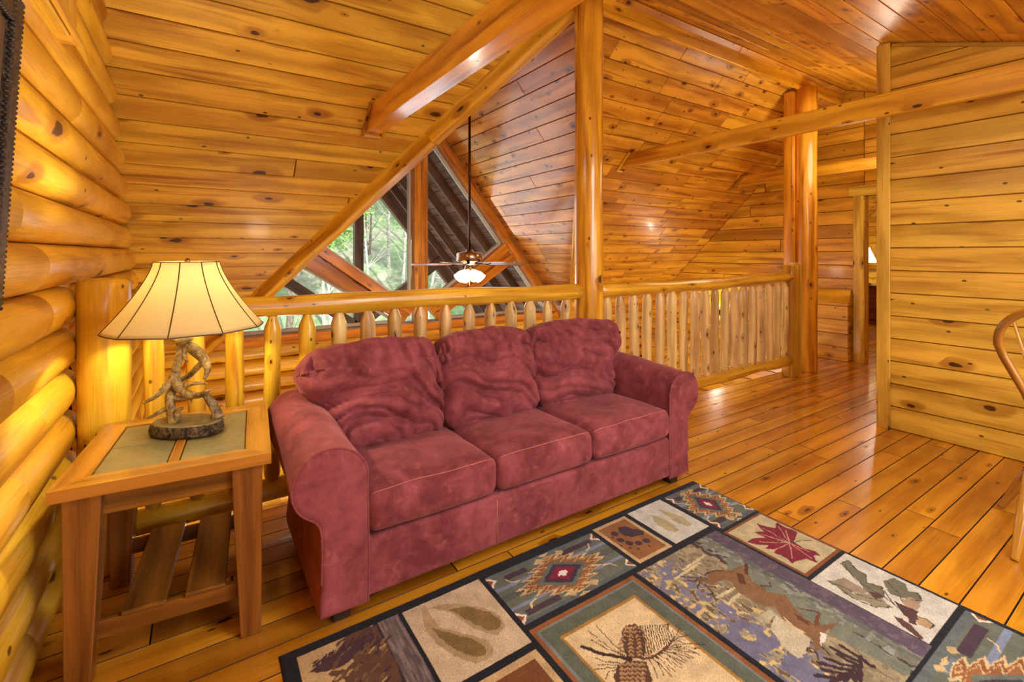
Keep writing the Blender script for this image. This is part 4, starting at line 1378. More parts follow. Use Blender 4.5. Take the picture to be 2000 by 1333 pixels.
def picket(t, x, seed, mat, r=0.037):
    rs_ = random.Random(seed)
    lean = rs_.uniform(-0.004, 0.004)
    r = r * rs_.uniform(0.94, 1.06)
    zs = [0.165, 0.215, 0.228] + [0.228 + (0.925 - 0.228) * i / 9 for i in range(1, 10)] + [0.94, 0.995, 1.01]
    rr = [0.013, r * 0.86, r * 0.98] + [r * (1 + 0.045 * math.sin(i * 1.3 + seed)) for i in range(9)] + [r * 0.96, r * 0.40, r * 0.30]
    pts = [(x + lean * (z - 0.5) + 0.004 * math.sin(seed + z * 4), RY + 0.003 * math.cos(seed * 2 + z * 5), z) for z in zs]
    MB().tube(pts, rr, 14, wob=0.006, seed=seed, rnd=rs_.random()).build('baluster', mat, t)


ra = thing('log_railing', 'peeled log railing behind the sofa, from the log wall to the tall round post', 'railing', (1.0, RY, 0))
for i in range(16):
    picket(ra, -0.168 + 0.1538 * i, 100 + i, M['rail'] if i < 5 else M['picket'], 0.0375)
pts = wobble_line((-0.26, RY, 1.045), (2.262, RY, 1.028), 24, 0.02, 3)
MB().tube([pts[0] - Vector((0.012, 0, 0))] + pts + [pts[-1] + Vector((0.012, 0, 0))], [0.03] + [0.053 + 0.003 * math.sin(i * 0.9) for i in range(25)] + [0.03], 20, wob=0.006, seed=5).build('top_rail', M['rail'], ra)
pts = wobble_line((-0.26, RY, 0.15), (2.255, RY, 0.16), 16, 0.01, 8)
MB().tube(pts, 0.052, 18, wob=0.006, seed=6).build('bottom_rail', M['rail'], ra)
zs = [0, 0.01] + [1.18 * i / 10 for i in range(1, 11)] + [1.195]
MB().tube([(-0.33, RY, z) for z in zs], [0.084, 0.088] + [0.088 * (1 + 0.012 * math.sin(i)) for i in range(10)] + [0.078], 28, wob=0.004, seed=9).build('newel_post', M['rail'], ra)

rb = thing('log_railing', 'longer peeled log railing with crowded pale pickets beyond the sofa along the hall', 'railing', (3.8, RY, 0))
for i in range(18):
    picket(rb, 2.53 + 0.1512 * i, 200 + i, M['picket'], 0.039)
pts = wobble_line((2.455, RY, 1.020), (5.17, RY, 1.050), 26, 0.02, 13)
MB().tube([pts[0] + Vector((-0.015, 0, 0))] + pts, [0.030] + [0.058] * 2 + [0.053 + 0.004 * math.sin(i * 0.8) for i in range(25)], 20, wob=0.008, seed=15).build('top_rail', M['rail'], rb)
pts = wobble_line((2.45, RY, 0.165), (5.17, RY, 0.175), 20, 0.015, 18)
MB().tube(pts, [0.056 + 0.005 * math.sin(i * 1.1) for i in range(21)], 18, wob=0.008, seed=16).build('bottom_rail', M['rail'], rb)
zs = [0, 0.01] + [1.16 * i / 10 for i in range(1, 11)] + [1.175]
MB().tube([(5.22, RY, z) for z in zs], [0.075, 0.078] + [0.078] * 10 + [0.066], 24, wob=0.006, seed=19).build('newel_post', M['rail'], rb)
MB().box((5.315, RY + 0.01, 0.60), (0.03, 0.14, 1.20), rnd=0.3).build('face_board', M['trim'], rb)

# ================================================================== SOFA
T = NT('mauve_red_suede')
tc = T.n('ShaderNodeTexCoord').outputs['Object']
n1 = T.noise(tc, 5.0, 5.0, 0.65, 0.6)
n2 = T.noise(tc, 22.0, 4.0, 0.6, 0.3)
n3 = T.noise(tc, 240.0, 2.0)
mot = T.math('ADD', T.math('MULTIPLY', n1, 0.7), T.math('MULTIPLY', n2, 0.3))
c = T.mix(T.rng(mot, 0.38, 0.62, 0.0, 1.0), lin((104, 44, 48)), lin((150, 76, 82)))
c = T.mix(T.rng(n2, 0.60, 0.8, 0.0, 0.45), c, lin((190, 112, 110)))
hh = T.math('ADD', T.math('MULTIPLY', n1, 0.6), T.math('MULTIPLY', n3, 0.06))
T.bsdf(c, 0.85, 0.25, normal=T.bump(hh, 0.25, 0.02), sheen=0.40, Sheen_Roughness=0.45, Sheen_Tint=lin((232, 160, 160)))
M['suede'] = T.m
M['stitch'] = plain('pale_stitching', (176, 108, 98), 0.8)
M['dark_foot'] = plain('dark_wood_feet', (40, 22, 14), 0.5)


def fold_noise(x, y, z, s=0.0):
    return noise.noise(Vector((x + s, y + s * 0.7, z - s)))


def cushion_pos(p, h, r, puff):
    """p in [-1,1]^3 on the cube -> rounded and puffed box"""
    q = Vector([v * 1.5 - 0.5 * v ** 3 for v in p])
    P = Vector([q[i] * h[i] for i in range(3)])
    B = Vector([max(-(h[i] - r), min(h[i] - r, P[i])) for i in range(3)])
    D = P - B
    if D.length > 1e-9:
        D.normalize()
    P = B + D * r
    out = P.copy()
    for a in range(3):
        b, c_ = (a + 1) % 3, (a + 2) % 3
        out[a] += puff[a] * (P[a] / h[a]) * (1 - abs(P[b] / h[b]) ** 2.6) * (1 - abs(P[c_] / h[c_]) ** 2.6)
    return out, D


def cushion(name, ctr, size, r, puff, parent, warp=None, n=36, tilt=0.0, seed=0):
    h = [s / 2 for s in size]
    bm = bmesh.new()
    R = Matrix.Rotation(tilt, 3, 'X')
    org = ORG[parent.name]
    for ax in range(3):
        for sg in (-1, 1):
            g = []
            for i in range(n + 1):
                row = []
                for j in range(n + 1):
                    p = [0, 0, 0]
                    p[ax] = sg
                    p[(ax + 1) % 3] = -1 + 2 * i / n
                    p[(ax + 2) % 3] = -1 + 2 * j / n
                    P, D = cushion_pos(p, h, r, puff)
                    if warp:
                        P = warp(P, h, seed)
                    row.append(bm.verts.new(R @ P + Vector(ctr) - org))
                g.append(row)
            for i in range(n):
                for j in range(n):
                    f = [g[i][j], g[i + 1][j], g[i + 1][j + 1], g[i][j + 1]]
                    bm.faces.new(f if sg > 0 else f[::-1])
    bmesh.ops.remove_doubles(bm, verts=bm.verts, dist=2e-4)
    bmesh.ops.recalc_face_normals(bm, faces=bm.faces)
    for f in bm.faces:
        f.smooth = True
    me = bpy.data.meshes.new(name)
    bm.to_mesh(me)
    bm.free()
    me.materials.append(M['suede'])
    o = bpy.data.objects.new(name, me)
    COL.objects.link(o)
    o.parent = parent
    ORG[o.name] = org
    return o


def seat_warp(P, h, s):
    x, y, z = P[0] / h[0], P[1] / h[1], P[2] / h[2]
    P = P.copy()
    if z > 0:
        P.z += 0.006 * fold_noise(P.x * 7, P.y * 7, 0, s)
        P.z -= 0.012 * math.exp(-((x + 0.1) ** 2 + (y - 0.2) ** 2) * 3)
    P.y += 0.005 * fold_noise(P.x * 9, P.z * 12, 3, s) * (1 if y < -0.8 else 0)
    return P


def ridge(v):
    return (1 - abs(math.sin(v))) ** 2.2


def back_warp_for(side):
    def f(P, h, s):
        x, y, z = P[0] / h[0], P[1] / h[1], P[2] / h[2]
        P = P.copy()
        # drag folds swinging down from the upper corners
        if y < 0.2:
            m = min(1.0, max(0.0, (0.2 - y)))
            cx = 0.55 * math.sin(s * 2.3)
            curve = z + 0.42 * (x - cx) ** 2 + 0.42 * fold_noise(x * 1.3, z * 1.2, 1.0, s)
            env = math.exp(-((z + 0.25) ** 2) * 1.3) * (0.5 + 0.5 * fold_noise(x * 1.6, z * 3.0, 5.0, s + 3) + 0.35)
            P.y += 0.062 * m * env * ridge(curve * 4.2 + s)
            P.y += 0.034 * m * max(0.0, env) * ridge(curve * 8.0 + 1.3 * s + x + 1.5 * fold_noise(x * 2.2, z * 2, 8, s))
            # gathers hanging from the top seam
            te = math.exp(-((z - 0.72) ** 2) * 14)
            P.y += 0.040 * m * te * ridge(x * 8.5 + 1.6 * fold_noise(x * 2, z * 2, 2, s) + z * 1.5)
            P.y += 0.022 * m * te * ridge(x * 17 + s + 2 * fold_noise(x * 2, z, 2, s))
            P.y -= 0.012 * m * fold_noise(x * 2.3, z * 2.3, 9, s)
        if z > 0.6:
            P.z += 0.010 * fold_noise(x * 3.2, y * 2, 4, s) - 0.010 * ridge(x * 9 + 2 * fold_noise(x * 3, 0, 0, s)) * (1 - abs(y))
            P.z -= 0.02 * x * x
        if side and x * side > 0:
            k = x * side
            up = 1 / (1 + math.exp(-(z - 0.05) * 7))
            P.x += side * k * (0.125 * up)
            P.z += 0.0
        P.x += 0.006 * fold_noise(y * 3, z * 4, 6, s) * abs(x)
        return P
    return f


sofa = thing('sofa', 'mauve red suede three-seat sofa with rolled arms in front of the log railing', 'sofa', (1.33, 2.08, 0))
SX0, SX1 = 0.234, 2.43
mb = MB()
mb.box((1.33, 2.065, 0.17), (1.88, 0.73, 0.215), bev=0.012)
sb = mb.build('base', M['suede'], sofa, bevel=0.006)
mb = MB()
for x in (1.045,):
    mb.tube([(x, 1.6995, 0.075), (x, 1.6995, 0.265)], 0.0018, 6)
mb.build('seam', M['stitch'], sb)
mb = MB()
mb.box((1.33, 2.345, 0.54), (1.90, 0.17, 0.52), bev=0.04)
mb.build('back_frame', M['suede'], sofa, bevel=0.02)

for side in (-1, 1):
    cx = 1.332
    X = lambda x: x if side < 0 else 2 * cx - x
    prof = [(0.502, 0.052), (0.504, 0.20), (0.503, 0.36), (0.500, 0.46)]
    c0, r0 = (0.372, 0.505), 0.120
    for a in range(-6, 245, 9):
        t = math.radians(a)
        prof.append((c0[0] + r0 * math.cos(t) * (1.08 if math.cos(t) > 0 else 1.0), c0[1] + r0 * math.sin(t)))
    prof += [(0.328, 0.388), (0.341, 0.365), (0.347, 0.33), (0.348, 0.26), (0.345, 0.17), (0.338, 0.08), (0.338, 0.052)]
    n = len(prof)

    def nrm(i):
        a, b = Vector(prof[i - 1]), Vector(prof[(i + 1) % n])
        d = (b - a).normalized()
        return Vector((d.y, -d.x))
    ys = [(1.694, -0.014), (1.6955, -0.006), (1.699, 0.0), (1.704, 0.0012)] + [(1.72 + 0.70 * i / 26, 0.0) for i in range(27)] + [(2.43, -0.01)]
    mb = MB()
    rings = []
    for (y, off) in ys:
        base = len(mb.v)
        fy = (y - 1.7) / 0.72
        for i, (px_, pz) in enumerate(prof):
            nn = nrm(i)
            w = off
            if y > 1.705:
                w += 0.006 * fold_noise(px_ * 6, y * 5, pz * 6, side * 3)
                if pz > 0.4:
                    w += 0.004 * ridge(y * 14 + 2 * fold_noise(px_ * 4, y * 2, pz * 4, 2)) * (1 if side > 0 else 0.5)
            zz = pz + nn.y * w + (0.035 * max(0, fy) if pz > 0.40 else 0.0)
            mb.v.append((X(px_ + nn.x * w), y, zz))
        rings.append(base)
    for a, b in zip(rings[:-1], rings[1:]):
        for i in range(n):
            j = (i + 1) % n
            q = (a + i, a + j, b + j, b + i)
            mb.face(q if side < 0 else q[::-1], None, 0, 0.5, True)
    mb.face([rings[0] + i for i in range(n)][::side], None, 0, 0.5)
    mb.face([rings[-1] + i for i in range(n)][::-side], None, 0, 0.5)
    ao = mb.build('arm', M['suede'], sofa)
    mb = MB()
    lp = [(X(p[0] + nrm(i).x * 0.001), 1.700, p[1] + nrm(i).y * 0.001) for i, p in enumerate(prof[:-2])]
    mb.tube(lp, 0.0042, 8)
    mb.build('piping', M['suede'], ao)

seats = [(0.503, 1.046), (1.050, 1.590), (1.594, 2.160)]
for k, (a, b) in enumerate(seats):
    sz = (b - a, 0.56, 0.150)
    ctr = ((a + b) / 2, 1.965, 0.360)
    sc_ = cushion('seat_cushion', ctr, sz, 0.038, (0.006, 0.012, 0.026), sofa, seat_warp, 40, math.radians(-1.0), k * 3.1 + 1)
    h = [s / 2 for s in sz]
    for zsg, pyy in ((1, -0.80),):
        lp = []
        for i in range(33):
            P, D = cushion_pos([-0.93 + 1.86 * i / 32, pyy, 1], h, 0.038, (0.006, 0.012, 0.026))
            P = seat_warp(P, h, k * 3.1 + 1)
            P = Matrix.Rotation(math.radians(-1.0), 3, 'X') @ P
            lp.append(P + Vector(ctr) + Vector((0, 0, 0.0004)))
        MB().tube(lp, 0.0017, 6).build('seam', M['stitch'], sc_)

backs = [(0.490, 1.000, -1), (1.012, 1.575, 0), (1.590, 2.165, 1)]
for k, (a, b, sd) in enumerate(backs):
    cushion('back_cushion', ((a + b) / 2, 2.215, 0.645), (b - a, 0.20, 0.46), 0.062, (0.02, 0.045, 0.02), sofa, back_warp_for(sd), 72, math.radians(-13), k * 5.3 + 2)
for (x, y) in ((0.42, 1.76), (2.24, 1.76), (0.42, 2.36), (2.24, 2.36)):
    MB().board((x, y, 0), (x, y, 0.066), 0.06, 0.06, (1, 0, 0)).build('foot', M['dark_foot'], sofa)

# ================================================================== SIDE TABLE
TC, TA, TH = Vector((-0.055, 2.13, 0)), -0.085, 0.62
table = thing('side_table', 'oak side table with slate tile top and slatted shelf under the antler lamp', 'table', TC)


def tw(x, y, z=0.0):
    return Vector((TC.x + x * math.cos(TA) - y * math.sin(TA), TC.y + x * math.sin(TA) + y * math.cos(TA), z))


tdx, tdy = tw(1, 0) - tw(0, 0), tw(0, 1) - tw(0, 0)
HX, HY = 0.285, 0.31
mb = MB()
bw = 0.078
zt_ = TH - 0.017
for sy in (-1, 1):
    q = [(-HX, sy * HY), (HX, sy * HY), (HX - bw, sy * (HY - bw)), (-HX + bw, sy * (HY - bw))]
    for zz, rev in ((TH, 0), (TH - 0.036, 1)):
        mb.quad([tuple(tw(a, b, zz)) for a, b in q], [(a + sy, b) for a, b in q], 0, 0.2 + 0.3 * sy)
    for i in range(4):
        a, b = q[i], q[(i + 1) % 4]
        L = math.hypot(a[0] - b[0], a[1] - b[1])
        mb.quad([tuple(tw(a[0], a[1], TH)), tuple(tw(b[0], b[1], TH)), tuple(tw(b[0], b[1], TH - 0.036)), tuple(tw(a[0], a[1], TH - 0.036))], [(0, 0), (L, 0), (L, 0.036), (0, 0.036)], 0, 0.3)
for sx in (-1, 1):
    q = [(sx * HX, -HY), (sx * HX, HY), (sx * (HX - bw), HY - bw), (sx * (HX - bw), -HY + bw)]
    for zz in (TH, TH - 0.036):
        mb.quad([tuple(tw(a, b, zz)) for a, b in q], [(b + sx, a) for a, b in q], 0, 0.6 + 0.2 * sx)
    for i in range(4):
        a, b = q[i], q[(i + 1) % 4]
        L = math.hypot(a[0] - b[0], a[1] - b[1])
        mb.quad([tuple(tw(a[0], a[1], TH)), tuple(tw(b[0], b[1], TH)), tuple(tw(b[0], b[1], TH - 0.036)), tuple(tw(a[0], a[1], TH - 0.036))], [(0, 0), (L, 0), (L, 0.036), (0, 0.036)], 0, 0.3)
mb.board(tw(0, -HY + bw - 0.005, TH - 0.018), tw(0, HY - bw + 0.005, TH - 0.018), 0.03, 0.034, tdx)
top = mb.build('tabletop', M['table_top'], table)
mb = MB()
mb.board(tw(-HX + 0.07, 0, TH - 0.03), tw(HX - 0.07, 0, TH - 0.03), 0.46, 0.012, tdy)
mb.build('tile_bed', M['groove'], table)
T = NT('slate_tile')
tc = T.n('ShaderNodeTexCoord').outputs['Object']
a1 = T.noise(tc, 6.0, 5.0, 0.65, 1.2)
a2 = T.noise(tc, 60.0, 4.0, 0.6)
c = T.mix(T.rng(a1, 0.35, 0.65, 0, 1), lin((104, 104, 72)), lin((146, 128, 78)))
c = T.mix(T.rng(a2, 0.45, 0.75, 0, 0.5), c, lin((84, 88, 74)))
T.bsdf(c, 0.42, 0.45, 0.1, normal=T.bump(T.math('ADD', a1, T.math('MULTIPLY', a2, 0.4)), 0.35, 0.006))
M['slate'] = T.m
iw, ih = HX - bw, HY - bw
for sx in (-1, 1):
    for (y0, y1) in ((-ih + 0.002, -0.002), (0.002, ih - 0.002)):
        xa, xb = (0.018, iw - 0.002) if sx > 0 else (-iw + 0.002, -0.018)
        mb = MB()
        mb.board(tw(xa, (y0 + y1) / 2, TH - 0.014), tw(xb, (y0 + y1) / 2, TH - 0.014), y1 - y0, 0.020, tdy, bev=0.003)
        mb.build('slate_tile', M['slate'], table)
LX, LY = HX - 0.072, HY - 0.068
for sy in (-1, 1):
    mb = MB()
    mb.board(tw(-LX + 0.03, sy * (LY + 0.010), TH - 0.076), tw(LX - 0.03, sy * (LY + 0.010), TH - 0.076), 0.02, 0.08, tdy)
    mb.build('apron', M['table'], table)
for sx in (-1, 1):
    mb = MB()
    mb.board(tw(sx * (LX + 0.012), -LY + 0.03, TH - 0.076), tw(sx * (LX + 0.012), LY - 0.03, TH - 0.076), 0.02, 0.08, tdx)
    mb.build('apron', M['table'], table)
for sx in (-1, 1):
    for sy in (-1, 1):
        mb = MB()
        # tapered on the inner faces
        a, b = 0.046, 0.031
        P0_ = tw(sx * LX, sy * LY, 0)
        zs = [(0.0, b - .003), (0.004, b), (0.40, 0.042), (TH - 0.037, a)]
        rnd = random.random()
        rings = []
        for z, hw in zs:
            o_ = (a - hw)
            base = len(mb.v)
            for (ux, uy) in ((-1, -1), (1, -1), (1, 1), (-1, 1)):
                mb.v.append(tuple(tw(sx * (LX + o_ * 0.75) + ux * hw, sy * (LY + o_ * 0.75) + uy * hw, z)))
            rings.append((base, z, hw))
        for (p, z0, h0), (q, z1, h1) in zip(rings[:-1], rings[1:]):
            for i in range(4):
                j = (i + 1) % 4
                mb.face((p + i, p + j, q + j, q + i), [(z0 + rnd * 30, i * .1), (z0 + rnd * 30, i * .1 + .09), (z1 + rnd * 30, i * .1 + .09), (z1 + rnd * 30, i * .1)], 0, rnd)
        mb.face([rings[0][0] + i for i in (3, 2, 1, 0)], None, 0, rnd)
        mb.face([rings[-1][0] + i for i in range(4)], None, 0, rnd)
        mb.build('leg', M['table'], table, bevel=0.004)
for sy in (-1, 1):
    MB().board(tw(-LX + 0.02, sy * (LY - 0.006), 0.145), tw(LX - 0.02, sy * (LY - 0.006), 0.145), 0.022, 0.055, tdy).build('stretcher', M['table'], table)
for xc in (-0.072, 0.092):
    MB().board(tw(xc, -LY - 0.012, 0.1805), tw(xc, LY + 0.012, 0.1805), 0.115, 0.014, tdx).build('shelf_slat', M['table'], table)

# ================================================================== ANTLER LAMP
LC = Vector((-0.040, 2.185, TH))
lamp = thing('antler_lamp', 'lit table lamp with antler base and cream bell shade on the slate tile side table', 'lamp', LC)
T = NT('antler_horn')
tc = T.n('ShaderNodeTexCoord').outputs['Object']
a1 = T.noise(tc, 24.0, 5.0, 0.7, 0.4)
a2 = T.noise(tc, 110.0, 3.0, 0.6)
c = T.mix(T.rng(a1, 0.40, 0.62, 0, 1), lin((106, 82, 42)), lin((196, 174, 116)))
c = T.mix(T.rng(a2, 0.55, 0.72, 0, 0.55), c, lin((66, 48, 26)))
T.bsdf(c, 0.38, 0.5, 0.2, normal=T.bump(T.math('ADD', a1, a2), 0.8, 0.008))
M['antler'] = T.m
T = NT('bark')
tc = T.n('ShaderNodeTexCoord').outputs['Object']
a1 = T.noise(tc, 60.0, 5.0, 0.7, 1.0)
c = T.mix(T.rng(a1, 0.42, 0.62, 0, 1), lin((28, 22, 18)), lin((128, 108, 72)))
T.bsdf(c, 0.6, 0.4, normal=T.bump(a1, 1.0, 0.01))
M['bark'] = T.m
M['slab'] = plain('grey_green_slab_top', (118, 108, 74), 0.5, nscale=30, var=0.2)

Rv = Vector((0.8348, -0.5505, 0))        # the lamp was set square to the room's view of it
Fv = Vector((0.5505, 0.8348, 0))


def lp_(x, z, d=0.0):
    """lamp point: x along the slab, z above its top, d towards the back"""
    return LC + Rv * x + Fv * d + Vector((0, 0, 0.045 + z))


mb = MB()
n = 44
rb_, rt_ = [], []
for zz, k, mi in ((0.0, 1.0, 0), (0.012, 1.03, 0), (0.034, 1.0, 0), (0.041, 0.97, 0), (0.044, 0.93, 1)):
    base = len(mb.v)
    for j in range(n):
        a = 2 * math.pi * j / n
        w = 1 + 0.05 * noise.noise(Vector((math.cos(a) * 3, math.sin(a) * 3, 1))) + 0.02 * noise.noise(Vector((math.cos(a) * 9, math.sin(a) * 9, zz * 60)))
        p = LC + Rv * (math.cos(a) * 0.130 * w * k) + Fv * (math.sin(a) * 0.078 * w * k) + Vector((0, 0, zz + 0.0005))
        mb.v.append(tuple(p))
    rb_.append(base)
for i, (a, b) in enumerate(zip(rb_[:-1], rb_[1:])):
    for j in range(n):
        k = (j + 1) % n
        mb.face((a + j, a + k, b + k, b + j), None, 1 if i == 3 else 0, 0.5, i < 3)
mb.face([rb_[-1] + j for j in range(n)], None, 1, 0.5)
mb.face([rb_[0] + j for j in reversed(range(n))], None, 0, 0.5)
mb.build('base', [M['bark'], M['slab']], lamp)


def antler(paths):
    mb_ = MB()
    for pts, rr, wob in paths:
        P = [lp_(*p) for p in pts]
        # smooth the path
        sp, sr = [], []
        m = len(P)
        for i in range(m - 1):
            p0, p1, p2, p3 = P[max(0, i - 1)], P[i], P[i + 1], P[min(m - 1, i + 2)]
            for q in range(5):
                t = q / 5
                sp.append(0.5 * ((2 * p1) + (p2 - p0) * t + (2 * p0 - 5 * p1 + 4 * p2 - p3) * t * t + (3 * p1 - p0 - 3 * p2 + p3) * t ** 3))
                sr.append(rr[i] * (1 - t) + rr[i + 1] * t)
        sp.append(P[-1])
        sr.append(rr[-1])
        mb_.tube(sp, sr, 12, wob=wob, seed=len(mb_.v) * 0.01)
    return mb_


k = 0.000614
q_ = lambda cx, cy, d=0.0: ((cx - 540) * k, (1092 - cy) * k, d)
# burr foot on the left rising and curling over to the right foot
antler([([q_(478, 1096, -.02), q_(472, 1070, -.02), q_(462, 1000, -.02), q_(455, 930, -.015), q_(470, 890, 0)], [.024, .017, .016, .015, .011], .006),
        ([q_(455, 935, -.015), q_(500, 955, -.01), q_(570, 945, 0), q_(640, 935, .01)], [.011, .011, .011, .010], .002),
        ([q_(695, 1094, .03), q_(690, 1060, .03), q_(672, 1000, .02), q_(640, 940, .01)], [.024, .017, .016, .010], .006),
        ([q_(505, 1085, -.02), q_(512, 1040, -.03), q_(530, 1008, -.035), q_(562, 998, -.04)], [.012, .012, .008, .002], .002),
        ([q_(448, 1000, -.02), q_(420, 1020, -.035), q_(385, 1040, -.05), q_(356, 1052, -.055)], [.009, .008, .006, .002], .001),
        ([q_(415, 1094, .02), q_(418, 1060, .015), q_(440, 1010, .0), q_(455, 960, -.01)], [.010, .010, .008, .006], .002),
        ([q_(560, 950, 0), q_(575, 965, -.01), q_(582, 982, -.015)], [.006, .004, .001], .0)]).build('antler', M['antler'], lamp)
antler([([q_(500, 620, 0), q_(492, 690, 0), q_(478, 770, -.005), q_(468, 830, -.01), q_(430, 890, -.03), q_(385, 935, -.05), q_(342, 962, -.06)], [.014, .013, .015, .018, .012, .009, .002], .003),
        ([q_(470, 832, -.01), q_(510, 880, -.02), q_(570, 920, -.025), q_(640, 925, -.03), q_(690, 905, -.035), q_(726, 886, -.04)], [.016, .016, .014, .012, .009, .002], .002),
        ([q_(535, 885, -.02), q_(575, 862, -.02), q_(630, 856, -.02), q_(682, 858, -.02)], [.010, .009, .006, .002], .001)]).build('antler', M['antler'], lamp)
antler([([q_(505, 612, .005), q_(560, 650, .01), q_(600, 690, .015), q_(640, 735, .01), q_(665, 780, .0), q_(654, 836, -.01)], [.012, .019, .018, .014, .010, .003], .005),
        ([q_(625, 735, .012), q_(570, 785, .02), q_(510, 835, .03), q_(440, 862, .03), q_(395, 875, .03), q_(346, 894, .03)], [.012, .012, .011, .009, .007, .002], .002),
        ([q_(480, 850, .03), q_(445, 842, .03), q_(412, 846, .03)], [.008, .005, .002], .0),
        ([q_(525, 640, 0), q_(522, 700, 0), q_(545, 735, 0)], [.010, .007, .002], .001)]).build('antler', M['antler'], lamp)
mb = MB()
mb.lathe(lp_(-0.02, 0.28), [(0.010, 0), (0.014, 0.010), (0.034, 0.022), (0.036, 0.030), (0.026, 0.038), (0.010, 0.042)], 22, wob=0.004, seed=2)
mb.build('burr_cap', M['antler'], lamp)
M['brass'] = plain('dull_brass', (150, 112, 56), 0.3, metal=1.0)
SH = Vector((LC.x, LC.y, 0))
mb = MB()
mb.tube([lp_(-0.02, 0.31), lp_(-0.01, 0.36), SH + Vector((0, 0, 1.05))], [.008, .008, .012], 12)
mb.build('socket', M['brass'], lamp)
mb = MB()
zb_, zt2 = 1.016, 1.268
for s in (-1, 1):
    mb.tube([SH + Vector((0, 0, 1.05)), SH + Vector((s * 0.05, 0, 1.09)), SH + Vector((s * 0.055, 0, 1.18)), SH + Vector((0, 0, zt2 - 0.006))], 0.0018, 6)
for a in range(3):
    t = a * math.pi / 3
    d = Vector((math.cos(t), math.sin(t), 0)) * 0.103
    mb.tube([SH + d + Vector((0, 0, zt2 - 0.004)), SH - d + Vector((0, 0, zt2 - 0.004))], 0.0015, 6)
mb.lathe(SH + Vector((0, 0, zt2 - 0.006)), [(0.006, 0), (0.010, 0.006), (0.008, 0.014), (0.003, 0.020)], 12)
mb.build('harp', M['brass'], lamp)
T = NT('cream_lamp_shade')
tc = T.n('ShaderNodeTexCoord').outputs['Object']
a1 = T.noise(tc, 160.0, 3.0, 0.6)
c = T.mix(a1, lin((240, 226, 178)), lin((248, 240, 204)))
df = T.n('ShaderNodeBsdfDiffuse')
T.link(c, df.inputs[0])
tl = T.n('ShaderNodeBsdfTranslucent')
T.link(c, tl.inputs[0])
ms = T.n('ShaderNodeMixShader')
ms.inputs[0].default_value = 0.62
T.link(df.outputs[0], ms.inputs[1])
T.link(tl.outputs[0], ms.inputs[2])
T.link(ms.outputs[0], T.out.inputs[0])
M['shade'] = T.m


def shade_r(t):
    """bell profile, t from 0 at the rim to 1 at the top"""
    return 0.104 + (0.256 - 0.104) * ((1 - t) ** 1.38)


NP = 10
nseg = NP * 10
mb = MB()
ringz = []
for i in range(19):
    t = i / 18
    base = len(mb.v)
    for j in range(nseg):
        a = 2 * math.pi * j / nseg + 0.12
        ph = (j % 10) / 10
        chord = 1 - 0.008 * math.sin(math.pi * ph)
        z = zb_ + (zt2 - zb_) * t + (0.002 * math.sin(math.pi * ph) * (1 - t) ** 3)
        r = shade_r(t) * chord
        mb.v.append((SH.x + r * math.cos(a), SH.y + r * math.sin(a), z))
    ringz.append(base)
for a, b in zip(ringz[:-1], ringz[1:]):
    for j in range(nseg):
        kx = (j + 1) % nseg
        mb.face((a + j, a + kx, b + kx, b + j), None, 0, 0.5, True)
sh = mb.build('lamp_shade', M['shade'], lamp)
so = sh.modifiers.new('solid', 'SOLIDIFY')
so.thickness = 0.0015
M['rib'] = plain('shade_seam', (96, 72, 30), 0.7)
mb = MB()
for p in range(NP):
    a = 2 * math.pi * p / NP + 0.12
    mb.tube([(SH.x + (shade_r(i / 12) + 0.001) * math.cos(a), SH.y + (shade_r(i / 12) + 0.001) * math.sin(a), zb_ + (zt2 - zb_) * i / 12) for i in range(13)], 0.0020, 6)
for t_, z_ in ((0, zb_), (1, zt2)):
    pts = [(SH.x + shade_r(t_) * (1 - 0.008 * math.sin(math.pi * ((j % 10) / 10))) * math.cos(2 * math.pi * j / nseg + .12), SH.y + shade_r(t_) * (1 - 0.008 * math.sin(math.pi * ((j % 10) / 10))) * math.sin(2 * math.pi * j / nseg + .12),
            z_ + (0.002 * math.sin(math.pi * (j % 10) / 10) if t_ == 0 else 0)) for j in range(nseg + 1)]
    mb.tube(pts, 0.0022, 6)
mb.build('trim', M['rib'], sh)
T = NT('lit_bulb')
em = T.n('ShaderNodeEmission')
em.inputs[0].default_value = (1.0, 0.80, 0.50, 1)
em.inputs[1].default_value = 18
T.link(em.outputs[0], T.out.inputs[0])
M['bulb'] = T.m
mb = MB()
mb.lathe(SH + Vector((0, 0, 1.06)), [(0.012, 0), (0.014, 0.02), (0.026, 0.05), (0.030, 0.075), (0.022, 0.10), (0.0001, 0.108)], 18)
mb.build('bulb', M['bulb'], lamp)
light('POINT', 'antler_lamp_bulb', SH + Vector((0.0, 0.0, 1.195)), 21, (1.0, 0.86, 0.58), 0.03)

# ================================================================== RUG
RX0, RX1, RY0, RY1 = 0.211, 2.340, 0.085, 1.682
RES = 0.003
nx, ny = int((RX1 - RX0) / RES) + 1, int((RY1 - RY0) / RES) + 1
gx = RX0 + np.arange(nx) * (RX1 - RX0) / (nx - 1)
gy = RY0 + np.arange(ny) * (RY1 - RY0) / (ny - 1)
GXX, GYY = np.meshgrid(gx, gy)
rngn = np.random.RandomState(7)
img = np.zeros((ny, nx, 3)) + np.array([22, 24, 30.0])


def vnoise(scale, seed, ay=1.0):
    """smooth value noise over the rug"""
    r = np.random.RandomState(seed)
    g = r.rand(200, 200)
    x, y = (GXX + 3) / scale, (GYY + 3) / (scale * ay)
    xi, yi = np.floor(x).astype(int), np.floor(y).astype(int)
    fx, fy = x - xi, y - yi
    fx, fy = fx * fx * (3 - 2 * fx), fy * fy * (3 - 2 * fy)
    G = lambda a, b: g[b % 200, a % 200]
    return (G(xi, yi) * (1 - fx) + G(xi + 1, yi) * fx) * (1 - fy) + (G(xi, yi + 1) * (1 - fx) + G(xi + 1, yi + 1) * fx) * fy


